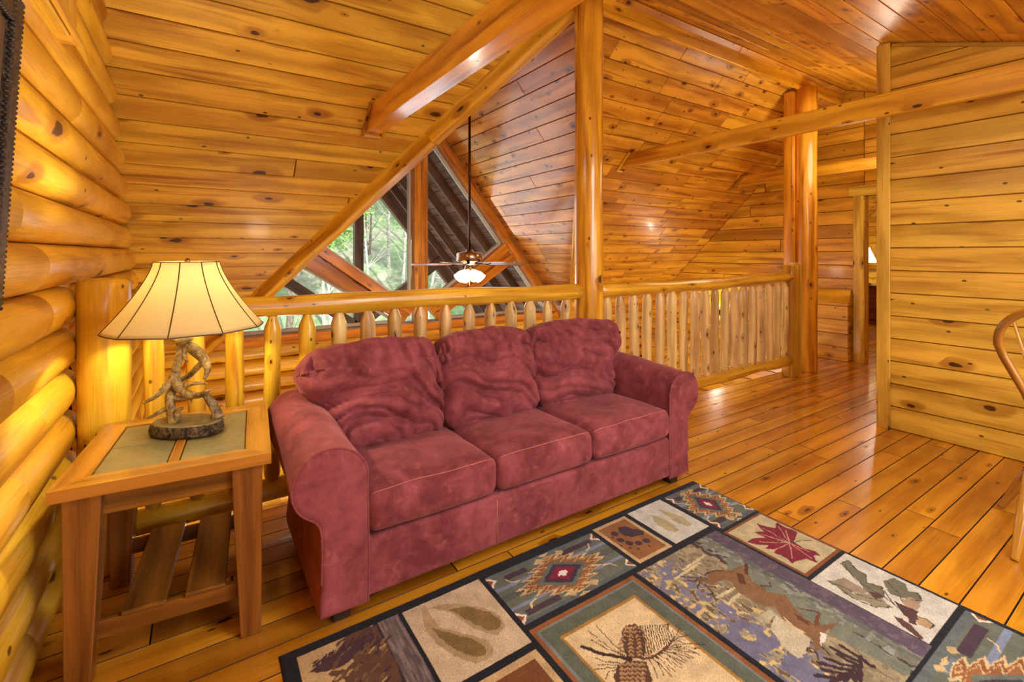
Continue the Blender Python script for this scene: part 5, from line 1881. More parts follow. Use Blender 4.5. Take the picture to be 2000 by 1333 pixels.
jx, jy = (vnoise(0.012, 1) - 0.5) * 0.006, (vnoise(0.012, 2) - 0.5) * 0.006
JX, JY = GXX + jx, GYY + jy


def setc(mask, col, a=1.0):
    img[mask] = img[mask] * (1 - a) + np.array(col, float) * a


def rect(x0, x1, y0, y1, col):
    m = (GXX > x0) & (GXX < x1) & (GYY > y0) & (GYY < y1)
    setc(m, col)
    return m


def poly(pts, col):
    inside = np.zeros(GXX.shape, bool)
    n_ = len(pts)
    xs, ys_ = [p[0] for p in pts], [p[1] for p in pts]
    i0, i1 = max(0, int((min(xs) - RX0) / RES) - 3), min(nx, int((max(xs) - RX0) / RES) + 4)
    k0, k1 = max(0, int((min(ys_) - RY0) / RES) - 3), min(ny, int((max(ys_) - RY0) / RES) + 4)
    if i0 >= i1 or k0 >= k1:
        return
    A, B = JX[k0:k1, i0:i1], JY[k0:k1, i0:i1]
    c_ = np.zeros(A.shape, bool)
    j = n_ - 1
    for i in range(n_):
        xi, yi, xj, yj = xs[i], ys_[i], xs[j], ys_[j]
        if yi != yj:
            c_ ^= ((yi > B) != (yj > B)) & (A < (xj - xi) * (B - yi) / (yj - yi) + xi)
        j = i
    inside[k0:k1, i0:i1] = c_
    setc(inside, col)


def line(pts, col, w):
    for (x0, y0), (x1, y1) in zip(pts[:-1], pts[1:]):
        i0, i1 = max(0, int((min(x0, x1) - w - RX0) / RES) - 3), min(nx, int((max(x0, x1) + w - RX0) / RES) + 4)
        k0, k1 = max(0, int((min(y0, y1) - w - RY0) / RES) - 3), min(ny, int((max(y0, y1) + w - RY0) / RES) + 4)
        if i0 >= i1 or k0 >= k1:
            continue
        A, B = JX[k0:k1, i0:i1], JY[k0:k1, i0:i1]
        dx, dy = x1 - x0, y1 - y0
        t = np.clip(((A - x0) * dx + (B - y0) * dy) / (dx * dx + dy * dy + 1e-9), 0, 1)
        d = np.hypot(A - x0 - t * dx, B - y0 - t * dy)
        m = np.zeros(GXX.shape, bool)
        m[k0:k1, i0:i1] = d < w / 2
        setc(m, col)


def aztec(x0, x1, y0, y1, cx, cy, a, b):
    m = rect(x0, x1, y0, y1, (98, 102, 82))
    v = (GYY - y0) / (y1 - y0)
    uu = (GXX - x0) / (x1 - x0)
    fl = vnoise(0.05, 5)
    for va, vb, col, ua, ub in ((.0, .07, (84, 92, 86), 0, 1), (.10, .20, (66, 50, 56), .06, .34), (.10, .20, (112, 124, 124), .40, .52), (.27, .33, (120, 130, 140), 0, .42), (.27, .33, (120, 130, 140), .72, 1),
                                (.66, .72, (120, 130, 140), 0, .3), (.66, .72, (120, 130, 140), .58, 1), (.80, .90, (66, 50, 56), .62, .92), (.80, .90, (104, 116, 116), .42, .56), (.80, .90, (66, 50, 56), .12, .30),
                                (.92, 1., (92, 100, 90), 0, 1), (.44, .56, (84, 88, 74), 0, 1)):
        setc(m & (v > va) & (v < vb) & (uu > ua) & (uu < ub), col)
    dx, dy = np.abs(JX - cx) / a, np.abs(JY - cy) / b
    saw = 0.62 * np.abs(((JY - cy) / (b * 0.24)) % 1.0 - 0.5) - 0.13
    r = dx + dy + saw
    setc(m & (r < 1.10), (200, 172, 116))
    setc(m & (r < 0.98), (134, 84, 42))
    setc(m & (r < 0.86), (190, 158, 100))
    setc(m & (r < 0.80), (138, 88, 46))
    r2 = dx + dy
    setc(m & (r2 < 0.64), (96, 104, 88))
    setc(m & (r2 < 0.50), (62, 48, 58))
    setc(m & (r2 < 0.34), (128, 26, 46))
    setc(m & (((np.abs(JX - cx) < a * .11) & (np.abs(JY - cy) < b * .05)) | ((np.abs(JX - cx) < a * .045) & (np.abs(JY - cy) < b * .13))), (224, 214, 186))
    for sx in (-1, 1):
        for sy in (-1, 1):
            tx, ty = cx + sx * a * 1.02, cy + sy * b * .52
            line([(tx, ty), (tx - sx * .03, ty - sy * .01)], (206, 180, 126), .006)
            line([(tx, ty), (tx + sx * .012, ty + sy * .022)], (206, 180, 126), .006)
    for yy in (y0 + (y1 - y0) * .12, y0 + (y1 - y0) * .88):
        for xx in (x0, x1):
            d = np.abs(JX - xx) / .035 + np.abs(JY - yy) / .03
            setc(m & (d < 1.0), (222, 206, 170))
            setc(m & (d < 0.6), (128, 76, 42))
    for xx in (cx - a * 0.2, cx + a * .35):
        for yy in (y0 + .03, y1 - .03):
            setc(m & (np.abs(JX - xx) / .022 + np.abs(JY - yy) / .018 < 1), (186, 158, 104))


# plain grounds of the panels
rect(.257, .592, .95, 1.639, (190, 160, 104))
m = rect(.500, .592, .95, 1.639, (112, 98, 88))
img[m] *= (0.7 + 0.6 * vnoise(0.006, 12, 8.0))[m][:, None]
m = rect(.500, .520, .95, 1.639, (58, 42, 40))
rect(.606, .918, 1.275, 1.635, (198, 176, 132))
aztec(.940, 1.503, 1.344, 1.622, 1.222, 1.482, .200, .125)
rect(1.527, 1.738, 1.350, 1.636, (190, 160, 106))
rect(1.545, 1.720, 1.368, 1.618, (140, 92, 46))
rect(1.766, 2.010, 1.352, 1.641, (196, 194, 166))
aztec(2.040, 2.328, 1.305, 1.642, 2.183, 1.478, .125, .160)
rect(2.020, 2.328, .928, 1.288, (124, 72, 34))
rect(2.034, 2.314, .942, 1.274, (182, 168, 118))
rect(2.008, 2.318, .546, .908, (196, 190, 162))
aztec(1.620, 2.310, .170, .525, 1.965, .347, .220, .140)
rect(.606, .913, .93, 1.244, (186, 154, 100))
rect(.630, .889, .955, 1.218, (112, 66, 32))
# pinecone panel
rect(.936, 1.446, .66, 1.316, (136, 82, 36))
rect(.952, 1.430, .676, 1.300, (112, 116, 106))
rect(.962, 1.420, .686, 1.290, (88, 92, 72))
rect(1.008, 1.368, .735, 1.238, (160, 116, 44))
rect(1.018, 1.358, .745, 1.226, (204, 178, 124))
# deer panel ground
m = rect(1.470, 2.004, .538, 1.316, (150, 136, 98))
nz1, nz2, nz3 = vnoise(0.012, 31, 1.6), vnoise(0.05, 32), vnoise(0.016, 33)
low = m & (JX < 1.70)
setc(low & (nz1 + 0.5 * nz2 > 0.72), (112, 108, 118))
setc(low & (nz3 > 0.70), (196, 168, 104))
setc(low & (nz1 < 0.22), (104, 84, 58))
setc(m & (JX < 1.60) & (JY < .95) & (nz2 > .42), (104, 102, 112))
mid = m & (JX > 1.62) & (JX < 1.86)
setc(mid & (nz1 > 0.6), (126, 112, 78))
setc(m & (JX > 1.83) & (JX <= 1.935) & (nz3 > -1), (112, 112, 88))
setc(m & (np.abs(JX - 1.845) < .012 + .02 * nz3) & (nz1 > .35), (70, 56, 46))
setc(m & (JX > 1.84) & (JX < 1.93) & (nz3 > .62), (136, 138, 116))
setc(m & (JX > 1.925), (84, 72, 78))
setc(m & (JX > 1.925) & (nz3 > .6), (100, 86, 88))
setc(m & (JX > 1.895) & (JX < 1.925) & (nz1 > .45), (92, 96, 82))
# lower band, mostly outside the photograph
rect(.257, .592, .125, .93, (96, 102, 84))
rect(.606, .913, .53, .91, (198, 178, 136))
aztec(.606, 1.000, .125, .505, .80, .315, .14, .17)
rect(1.020, 1.446, .125, .640, (142, 96, 48))
rect(1.470, 1.605, .170, .515, (196, 190, 160))

for s_ in RUG_SHAPES:
    if s_[0] == 'P':
        poly(s_[2], s_[1])
    elif s_[0] == 'L':
        line(s_[3], s_[1], s_[2])
    else:
        setc(np.hypot(JX - s_[3][0], JY - s_[3][1]) < s_[2], s_[1])
# soft halo in tracks, woven irregularity of the yarn
img *= (0.93 + 0.14 * vnoise(0.03, 40))[:, :, None]
img *= (0.90 + 0.20 * rngn.rand(ny, nx))[:, :, None]
img *= np.array([1.03, 1.06, 1.16])
img = np.clip(img, 0, 255) / 255.0
linc = np.where(img <= 0.04045, img / 12.92, ((img + 0.055) / 1.055) ** 2.4)

rz = 0.009 + 0.0012 * (rngn.rand(ny, nx) - 0.5) + 0.0010 * (vnoise(0.02, 50) - .5)
edge = np.minimum(np.minimum(GXX - RX0, RX1 - GXX), np.minimum(GYY - RY0, RY1 - GYY))
rz = rz * np.clip(0.35 + edge / 0.012, 0, 1)
verts = np.stack([GXX + (vnoise(.2, 60) - .5) * 0.004, GYY + (vnoise(.25, 61) - .5) * 0.004, rz], -1).reshape(-1, 3)
nv = len(verts)
idx = np.arange(nv).reshape(ny, nx)
quads = np.stack([idx[:-1, :-1], idx[:-1, 1:], idx[1:, 1:], idx[1:, :-1]], -1).reshape(-1, 4)
ring = np.concatenate([idx[0, :], idx[1:, -1], idx[-1, -2::-1], idx[-2:0:-1, 0]])
low_v = verts[ring].copy()
low_v[:, 2] = 0.0
nr = len(ring)
lo = np.arange(nr) + nv
side_q = np.stack([ring, lo, np.roll(lo, -1), np.roll(ring, -1)], -1)
allv = np.concatenate([verts, low_v])
allq = np.concatenate([quads, side_q])
me = bpy.data.meshes.new('area_rug')
me.vertices.add(len(allv))
me.vertices.foreach_set('co', allv.astype(np.float32).ravel())
me.loops.add(len(allq) * 4)
me.loops.foreach_set('vertex_index', allq.astype(np.int32).ravel())
me.polygons.add(len(allq))
me.polygons.foreach_set('loop_start', (np.arange(len(allq)) * 4).astype(np.int32))
me.polygons.foreach_set('loop_total', np.full(len(allq), 4, np.int32))
me.update(calc_edges=True)
me.polygons.foreach_set('use_smooth', np.ones(len(allq), bool))
ca = me.color_attributes.new('yarn', 'FLOAT_COLOR', 'POINT')
cc = np.ones((len(allv), 4), np.float32)
cc[:nv, :3] = linc.reshape(-1, 3)
cc[nv:, :3] = 0.01
ca.data.foreach_set('color', cc.ravel())
T = NT('rug_yarn')
at = T.n('ShaderNodeAttribute', attribute_name='yarn')
tc = T.n('ShaderNodeTexCoord').outputs['Object']
a2 = T.noise(tc, 420.0, 2.0)
cy_ = T.mix(T.rng(a2, 0.3, 0.7, 0, 1), T.mix(0.22, at.outputs['Color'], (0, 0, 0, 1)), at.outputs['Color'])
T.bsdf(cy_, 0.95, 0.1, normal=T.bump(a2, 0.5, 0.004), sheen=0.12)
me.materials.append(T.m)
rug = bpy.data.objects.new('area_rug', me)
COL.objects.link(rug)
tag(rug, 'lodge-style area rug of framed wildlife panels with black borders on the floor before the sofa', 'rug')

# ================================================================== CEILING FAN
FX, FY = GX, 4.38
fan = thing('ceiling_fan', 'ceiling fan with lit bowl shades hanging on a long dark rod before the gable window', 'ceiling fan', (FX, FY, 1.25))
M['bronze'] = plain('dark_bronze', (70, 48, 34), 0.3, metal=0.9)
M['fan_metal'] = plain('brushed_nickel_bronze', (176, 152, 130), 0.25, metal=1.0)
M['blade'] = wood('fan_blade_wood', (150, 104, 70), (122, 80, 52), (80, 50, 34), knots=0.0, rough=0.35, coat=0.3, tone=0.05)
MB().tube([(FX, FY, 1.32), (FX, FY, GZ - 0.02)], 0.0135, 12).build('downrod', M['bronze'], fan)
MB().lathe((FX, FY, GZ - 0.10), [(0.02, 0), (0.055, 0.02), (0.065, 0.07), (0.065, 0.075)], 24).build('canopy', M['bronze'], fan)
MB().lathe((FX, FY, 1.175), [(0.05, 0), (0.075, 0.006), (0.085, 0.030), (0.128, 0.040), (0.136, 0.050), (0.136, 0.118), (0.128, 0.128), (0.045, 0.140), (0.03, 0.165)], 36).build('motor_housing', M['fan_metal'], fan)
for k in range(5):
    a = math.radians(72 * k + 18)
    d = Vector((math.cos(a), math.sin(a), 0))
    s = Vector((-math.sin(a), math.cos(a), 0.18)).normalized()
    c0_ = Vector((FX, FY, 1.188))
    mb = MB()
    mb.board(c0_ + d * 0.19, c0_ + d * 0.60, 0.105, 0.007, s, w1=0.135, h1=0.007)
    b = mb.build('blade', M['blade'], fan)
    mb = MB()
    mb.board(c0_ + d * 0.07 + Vector((0, 0, .008)), c0_ + d * 0.23 + Vector((0, 0, .006)), 0.03, 0.006, s, w1=0.07)
    mb.build('blade_arm', M['bronze'], b)
MB().lathe((FX, FY, 1.105), [(0.018, 0), (0.045, 0.012), (0.055, 0.04), (0.045, 0.07)], 24).build('light_fitter', M['fan_metal'], fan)
T = NT('lit_frosted_glass')
em = T.n('ShaderNodeEmission')
em.inputs[0].default_value = (1.0, 0.86, 0.60, 1)
em.inputs[1].default_value = 3.2
T.link(em.outputs[0], T.out.inputs[0])
M['fan_glass'] = T.m
for k in range(4):
    a = math.radians(90 * k + 35)
    d = Vector((math.cos(a), math.sin(a), 0))
    mb = MB()
    p = Vector((FX, FY, 1.115)) + d * 0.05
    ax = (d * 0.75 + Vector((0, 0, -0.72))).normalized()
    mb.tube([p, p + ax * 0.02, p + ax * 0.045, p + ax * 0.075, p + ax * 0.105, p + ax * 0.118], [.022, .028, .044, .052, .055, .058], 18, caps=True)
    mb.build('glass_shade', M['fan_glass'], fan)
MB().tube([(FX, FY, 1.10), (FX, FY, 0.97)], 0.0022, 6).lathe((FX, FY, 0.945), [(0.003, 0), (0.008, 0.008), (0.008, 0.02), (0.003, 0.028)], 10).build('pull_chain', M['fan_metal'], fan)
light('POINT', 'fan_lamps', (FX, FY, 0.955), 14, WARM, 0.08)

# ================================================================== WINDSOR CHAIR AT THE RIGHT EDGE
CC = Vector((3.20, 0.30, 0))
chair = thing('windsor_chair', 'varnished wooden hoop-back chair with spindles cut off by the right edge', 'chair', CC)
ca_ = math.radians(-6)


def cp(x, y, z):
    """chair frame: x to the front of the seat (world +X), y to its left"""
    return Vector((CC.x + x * math.cos(ca_) - y * math.sin(ca_), CC.y + x * math.sin(ca_) + y * math.cos(ca_), z))


mb = MB()
rings = []
nn_ = 40
for z, k in ((0.440, 0.80), (0.448, 0.93), (0.462, 0.99), (0.475, 1.0), (0.483, 0.97), (0.484, 0.90), (0.476, 0.6), (0.470, 0.2)):
    base = len(mb.v)
    for j in range(nn_):
        a = 2 * math.pi * j / nn_
        ca2, sa2 = math.cos(a), math.sin(a)
        e = 2.6
        rr = (abs(ca2) ** e + abs(sa2) ** e) ** (-1 / e)
        mb.v.append(tuple(cp(0.02 + 0.215 * rr * ca2 * k, 0.225 * rr * sa2 * (1.0 + 0.05 * ca2) * k, z)))
    rings.append(base)
for a, b in zip(rings[:-1], rings[1:]):
    for j in range(nn_):
        k = (j + 1) % nn_
        q = [a + j, a + k, b + k, b + j]
        mb.face(q, [(mb.v[i][0] * 1.0, mb.v[i][1]) for i in q], 0, 0.4, True)
mb.face([rings[0] + j for j in reversed(range(nn_))])
mb.face([rings[-1] + j for j in range(nn_)], [(mb.v[rings[-1] + j][0], mb.v[rings[-1] + j][1]) for j in range(nn_)], 0, .4)
mb.build('seat', M['chair'], chair)
hoop = []
for i in range(41):
    t = i / 40
    a = math.pi * (1.10 - 1.20 * t)
    # balloon outline: wide above, pinched towards the seat
    y = 0.272 * math.cos(a)
    z = 0.88 + 0.205 * math.sin(a)
    if t < 0.14 or t > 0.86:
        pass
    hoop.append((y, z))
hoop = [(-0.130, 0.475), (-0.136, 0.55), (-0.150, 0.62), (-0.170, 0.69), (-0.202, 0.77), (-0.230, 0.84)] + [(-0.245 * math.cos(math.pi * i / 24), 0.895 + 0.190 * math.sin(math.pi * i / 24) ** 0.9) for i in range(25)] + [(0.230, 0.84), (0.202, 0.77), (0.170, 0.69), (0.150, 0.62), (0.136, 0.55), (0.130, 0.475)]
lean = lambda z: -0.165 - (z - 0.475) * 0.20
MB().tube([cp(lean(z), y, z) for y, z in hoop], 0.0165, 14, rnd=0.3).build('back_hoop', M['chair'], chair)
for i in range(7):
    u = (i - 3) / 3
    yb, yt = 0.090 * u, 0.19 * u
    zt_2 = 0.895 + 0.190 * math.sqrt(max(0, 1 - (yt / 0.245) ** 2)) - 0.004
    MB().tube([cp(lean(0.475), yb, 0.475), cp(lean(0.62), yb * 1.15 + (yt - yb) * .2, 0.62), cp(lean(0.75), (yb + yt) / 2 * 1.02, 0.75), cp(lean(zt_2), yt, zt_2)], [0.0075, 0.011, 0.009, 0.006], 10, rnd=0.1 * i).build('spindle', M['chair'], chair)
feet = {(1, 1): (0.185, 0.365), (1, -1): (0.255, -0.30), (-1, 1): (-0.345, 0.165), (-1, -1): (-0.30, -0.27)}
legs = {}
for (sx, sy), (fx_, fy_) in feet.items():
    tpt = cp(sx * 0.135 + 0.02, sy * 0.165, 0.45)
    fpt = cp(fx_, fy_, 0.0)
    P = [fpt.lerp(tpt, k) for k in (0, .02, .12, .30, .48, .50, .52, .54, .56, .75, .90, 1.0)]
    legs[(sx, sy)] = (fpt, tpt)
    MB().tube(P, [.013, .0145, .017, .021, .0225, .018, .024, .018, .022, .021, .016, .013], 16, rnd=0.2).build('leg', M['chair'], chair)
for sy in (-1, 1):
    a, b = legs[(1, sy)], legs[(-1, sy)]
    p, q = a[0].lerp(a[1], .42), b[0].lerp(b[1], .42)
    MB().tube([p, p.lerp(q, .25), p.lerp(q, .5), p.lerp(q, .75), q], [.008, .012, .016, .012, .008], 12).build('stretcher', M['chair'], chair)
p = legs[(1, 1)][0].lerp(legs[(1, 1)][1], .42).lerp(legs[(-1, 1)][0].lerp(legs[(-1, 1)][1], .42), .5)
q = legs[(1, -1)][0].lerp(legs[(1, -1)][1], .42).lerp(legs[(-1, -1)][0].lerp(legs[(-1, -1)][1], .42), .5)
MB().tube([p, p.lerp(q, .5), q], [.009, .015, .009], 12).build('stretcher', M['chair'], chair)

# ================================================================== CARVED FRAME ON THE LOG WALL
T = NT('dark_carved_frame')
tc = T.n('ShaderNodeTexCoord').outputs['Object']
a1 = T.noise(tc, 70.0, 4.0, 0.6, 0.8)
c = T.mix(T.rng(a1, 0.42, 0.68, 0, 1), lin((24, 17, 11)), lin((84, 68, 44)))
T.bsdf(c, 0.45, 0.5, 0.1, normal=T.bump(a1, 0.9, 0.008))
M['carved'] = T.m
M['picture'] = plain('dim_brown_picture', (110, 88, 60), 0.5, nscale=6, var=0.3)
fr = thing('picture_frame', 'dark carved picture frame hanging on the log wall at the left edge', 'picture frame', (-0.385, 1.2, 1.5))
fy0, fy1, fz0, fz1 = 0.86, 1.520, 1.17, 1.868
fpx = lambda z: -0.386 + (z - fz0) * 0.052
mb = MB()
for y in (fy0 + .03, fy1 - .03):
    mb.board((fpx(fz0), y, fz0), (fpx(fz1), y, fz1), 0.06, 0.030, (0, 1, 0), bev=.01)
for z in (fz0 + .03, fz1 - .03):
    mb.board((fpx(z), fy0 + .004, z), (fpx(z), fy1 - .004, z), 0.056, 0.026, (0, 0, 1), bev=.01)
mb.build('frame_rails', M['carved'], fr)
mb = MB()
nb_ = 60
for i in range(nb_):
    z = fz0 + (fz1 - fz0) * (i + .5) / nb_
    for y in (fy1 - 0.003, fy1 - 0.056):
        mb.lathe((fpx(z) + 0.010, y, z), [(0.0005, -0.0055), (0.0058, -0.003), (0.0066, 0), (0.0058, 0.003), (0.0005, 0.0055)], 8)
for i in range(56):
    y = fy0 + (fy1 - fy0) * (i + .5) / 56
    for z in (fz1 - 0.003, fz1 - .056):
        mb.lathe((fpx(z) + 0.010, y, z), [(0.0005, -0.0055), (0.0058, -0.003), (0.0066, 0), (0.0058, 0.003), (0.0005, 0.0055)], 8)
mb.build('beading', M['carved'], fr)
mb = MB()
mb.board((fpx(fz0 + .05) - .004, (fy0 + fy1) / 2, fz0 + .05), (fpx(fz1 - .05) - .004, (fy0 + fy1) / 2, fz1 - .05), fy1 - fy0 - 0.1, 0.01, (0, 1, 0))
mb.build('picture', M['picture'], fr)
M['iron'] = plain('black_iron_wire', (26, 18, 14), 0.4, metal=0.6)
mb = MB()
cx_, cyy, cz_ = -0.392, 1.585, 1.253
mb.tube([(cx_, cyy - 0.03 + 0.034 * math.cos(t), cz_ + 0.034 * math.sin(t)) for t in [i * math.pi / 12 for i in range(25)]], 0.0032, 8)
w_ = mb.build('iron_ring', M['iron'], None, org=(cx_, cyy - .03, cz_))
tag(w_, 'thin black iron ring against the log wall below the carved frame', 'ring')

# ================================================================== BEDROOM BEYOND THE DOOR
DX, DYc = 10.45, 3.78
dr = thing('dresser', 'dark red wooden dresser seen through the bedroom doorway', 'dresser', (DX, DYc, 0))
mb = MB()
mb.box((DX, DYc, 0.36), (0.46, 1.2, 0.66), bev=.006)
mb.build('body', M['dresser'], dr)
MB().box((DX - 0.01, DYc, 0.705), (0.52, 1.26, 0.03), bev=.006).build('top', M['dresser'], dr)
MB().box((DX - 0.01, DYc, 0.04), (0.50, 1.24, 0.08), bev=.006).build('plinth', M['dresser'], dr)
for r_ in range(3):
    for c_ in (-1, 1):
        d_ = MB().box((DX - 0.237, DYc + c_ * 0.295, 0.185 + r_ * 0.19), (0.018, 0.56, 0.17), bev=.005).build('drawer', M['dresser'], dr)
        MB().lathe((DX - 0.262, DYc + c_ * 0.295, 0.178 + r_ * 0.19), [(0.004, 0), (0.014, 0.004), (0.014, 0.012), (0.004, 0.016)], 12).build('knob', M['brass'], d_)
bl = thing('table_lamp', 'lit small lamp with cone shade and dark carved stand on the bedroom dresser', 'lamp', (DX - 0.05, 3.76, 0.72))
lx, ly = DX - 0.05, 3.76
MB().lathe((lx, ly, 0.72), [(0.085, 0), (0.09, 0.015), (0.04, 0.03), (0.03, 0.06), (0.055, 0.10), (0.045, 0.16), (0.06, 0.20), (0.03, 0.26), (0.04, 0.30), (0.02, 0.34), (0.012, 0.44)], 18, wob=0.02, seed=4).build('stand', M['carved'], bl)
mb = MB()
mb.lathe((lx, ly, 1.125), [(0.19, 0), (0.165, 0.06), (0.13, 0.14), (0.095, 0.22), (0.075, 0.28)], 28)
mb.f = mb.f[:-2]; mb.uv = mb.uv[:-2]; mb.mi = mb.mi[:-2]; mb.r = mb.r[:-2]; mb.sm = mb.sm[:-2]
mb.build('lamp_shade', M['shade'], bl)
light('POINT', 'bedroom_lamp_bulb', (lx, ly, 1.26), 16, WARM, 0.04)

# ================================================================== LOWER GREAT ROOM, SEEN THROUGH THE PICKETS
sc_ = thing('wall_sconce', 'bare bright candle bulb on a small wall bracket seen through the hall railing pickets', 'wall lamp', (XE - 0.014, 4.19, 0.42))
MB().lathe((XE - 0.03, 4.19, 0.36), [(0.006, 0), (0.03, 0.01), (0.036, 0.05), (0.03, 0.09), (0.006, 0.10)], 16).build('bracket', M['bronze'], sc_)
MB().tube([(XE - 0.03, 4.19, 0.40), (XE - 0.10, 4.19, 0.39), (XE - 0.12, 4.19, 0.44), (XE - 0.12, 4.19, 0.47)], 0.008, 10).build('arm', M['bronze'], sc_)
MB().lathe((XE - 0.12, 4.19, 0.465), [(0.012, 0), (0.012, 0.02), (0.024, 0.045), (0.022, 0.07), (0.006, 0.10), (0.0001, 0.104)], 14).build('bulb', M['bulb'], sc_)
light('POINT', 'sconce_bulb', (XE - 0.20, 4.19, 0.52), 8, WARM, 0.03)
st = thing('stair_handrail', 'pale peeled pole handrail slanting down the stairs behind the hall pickets', 'handrail', (6.40, 4.9, -0.4))
MB().tube([(6.40, 4.10, 0.33), (6.40, 4.56, -0.04), (6.40, 5.30, -0.64), (6.40, 5.70, -0.96)], 0.045, 16, wob=0.005).build('rail', M['picket'], st)
for y_ in (4.4, 5.4):
    zz = -0.04 - (y_ - 4.56) * 0.81
    MB().tube([(6.40, y_, zz), (XE - 0.02, y_, zz - 0.02)], 0.014, 10).build('bracket', M['bronze'], st)

# ================================================================== OUTSIDE: COVERED PORCH
YP = 8.62
PZ = 3.147
porch = thing('porch_roof', 'brown stained gabled porch roof and truss outside the big window', 'porch', (GX, 7.2, 2.0))
mb = MB()
for sg in (-1, 1):
    dxp = 3.3
    boards(mb, (GX + sg * dxp, 0, PZ - GS * dxp), (0, 1, 0), (-sg, 0, GS), (-sg * GS, 0, -1), [(YW + 0.14, 0), (YP + 0.1, 0), (YP + 0.1, dxp * gs), (YW + 0.14, dxp * gs)], 0.14, 0.0, 0.0016, 0.004, 0.012, 1.0, 2.9, 70 + sg)
mb.build('roof_deck', [M['porch'], M['porch']], porch)
nrm_ = lambda sg: Vector((-sg * GS, 0, -1)).normalized()
for sg in (-1, 1):
    for y_ in (6.35, 6.95, 7.55, 8.12, YP):
        w_, h_ = (0.12, 0.20) if y_ == YP else (0.045, 0.13)
        a = Vector((GX + sg * 0.03, y_, PZ - GS * 0.03)) + nrm_(sg) * (h_ / 2)
        b = Vector((GX + sg * 3.2, y_, PZ - GS * 3.2)) + nrm_(sg) * (h_ / 2)
        MB().board(a, b, w_, h_, (0, 1, 0)).build('rafter', M['porch'], porch)
MB().board((GX + .02, YP, -0.10), (GX + .02, YP, PZ - 0.15), 0.15, 0.14, (1, 0, 0)).build('king_post', M['porch'], porch)
for sg in (-1, 1):
    MB().board((GX + sg * 0.06, YP, 0.02), (GX + sg * 1.62, YP, 1.17), 0.14, 0.17, (0, 1, 0)).build('brace', M['porch'], porch)
MB().board((GX - 2.9, YP, -0.12), (GX + 2.9, YP, -0.12), 0.14, 0.24, (0, 1, 0)).build('tie_beam', M['porch'], porch)
for sg in (-1, 1):
    MB().tube([(GX + sg * 2.75, YP, -5.0), (GX + sg * 2.75, YP, -0.2)], 0.12, 16).build('post', M['porch'], porch)

# hillside
T = NT('leaf_litter_hillside')
tc = T.n('ShaderNodeTexCoord').outputs['Object']
a1 = T.noise(tc, 0.5, 6.0, 0.7)
a2 = T.noise(tc, 3.5, 8.0, 0.8)
c = T.mix(T.rng(a1, 0.40, 0.60, 0, 1), lin((150, 144, 122)), lin((122, 150, 92)))
c = T.mix(T.rng(a2, 0.45, 0.7, 0, 0.8), c, lin((204, 196, 178)))
c = T.mix(T.rng(a2, 0.28, 0.42, 0.7, 0), c, lin((64, 78, 50)))
T.bsdf(c, 0.95, 0.1)
M['hill'] = T.m
hb = MB()
hx, hy = 60, 60


def hill_z(x, y):
    return -5.0 + max(0, y - 12) * 0.66 + 0.9 * noise.noise(Vector((x * 0.12, y * 0.12, 0))) + 0.25 * noise.noise(Vector((x * 0.6, y * 0.6, 3)))


for j in range(hy + 1):
    for i in range(hx + 1):
        x, y = -40 + 100 * i / hx, 9.4 + 52 * j / hy
        hb.v.append((x, y, hill_z(x, y)))
for j in range(hy):
    for i in range(hx):
        a = j * (hx + 1) + i
        hb.face((a, a + 1, a + hx + 2, a + hx + 1), None, 0, 0.5, True)
hill = hb.build('hillside_ground', M['hill'])
struct(hill)

M['bare_bark'] = plain('pale_bare_bark', (188, 176, 160), 0.8, nscale=12, var=0.25)
M['trunk_bark'] = plain('grey_brown_bark', (120, 104, 88), 0.9, nscale=12, var=0.25)
T = NT('spring_foliage')
oi = T.n('ShaderNodeAttribute', attribute_name='rnd').outputs['Fac']
c = T.mix(oi, lin((120, 160, 84)), lin((200, 222, 140)))
df = T.n('ShaderNodeBsdfDiffuse')
T.link(c, df.inputs[0])
tl = T.n('ShaderNodeBsdfTranslucent')
T.link(c, tl.inputs[0])
ms = T.n('ShaderNodeMixShader')
ms.inputs[0].default_value = 0.45
T.link(df.outputs[0], ms.inputs[1])
T.link(tl.outputs[0], ms.inputs[2])
T.link(ms.outputs[0], T.out.inputs[0])
M['foliage'] = T.m


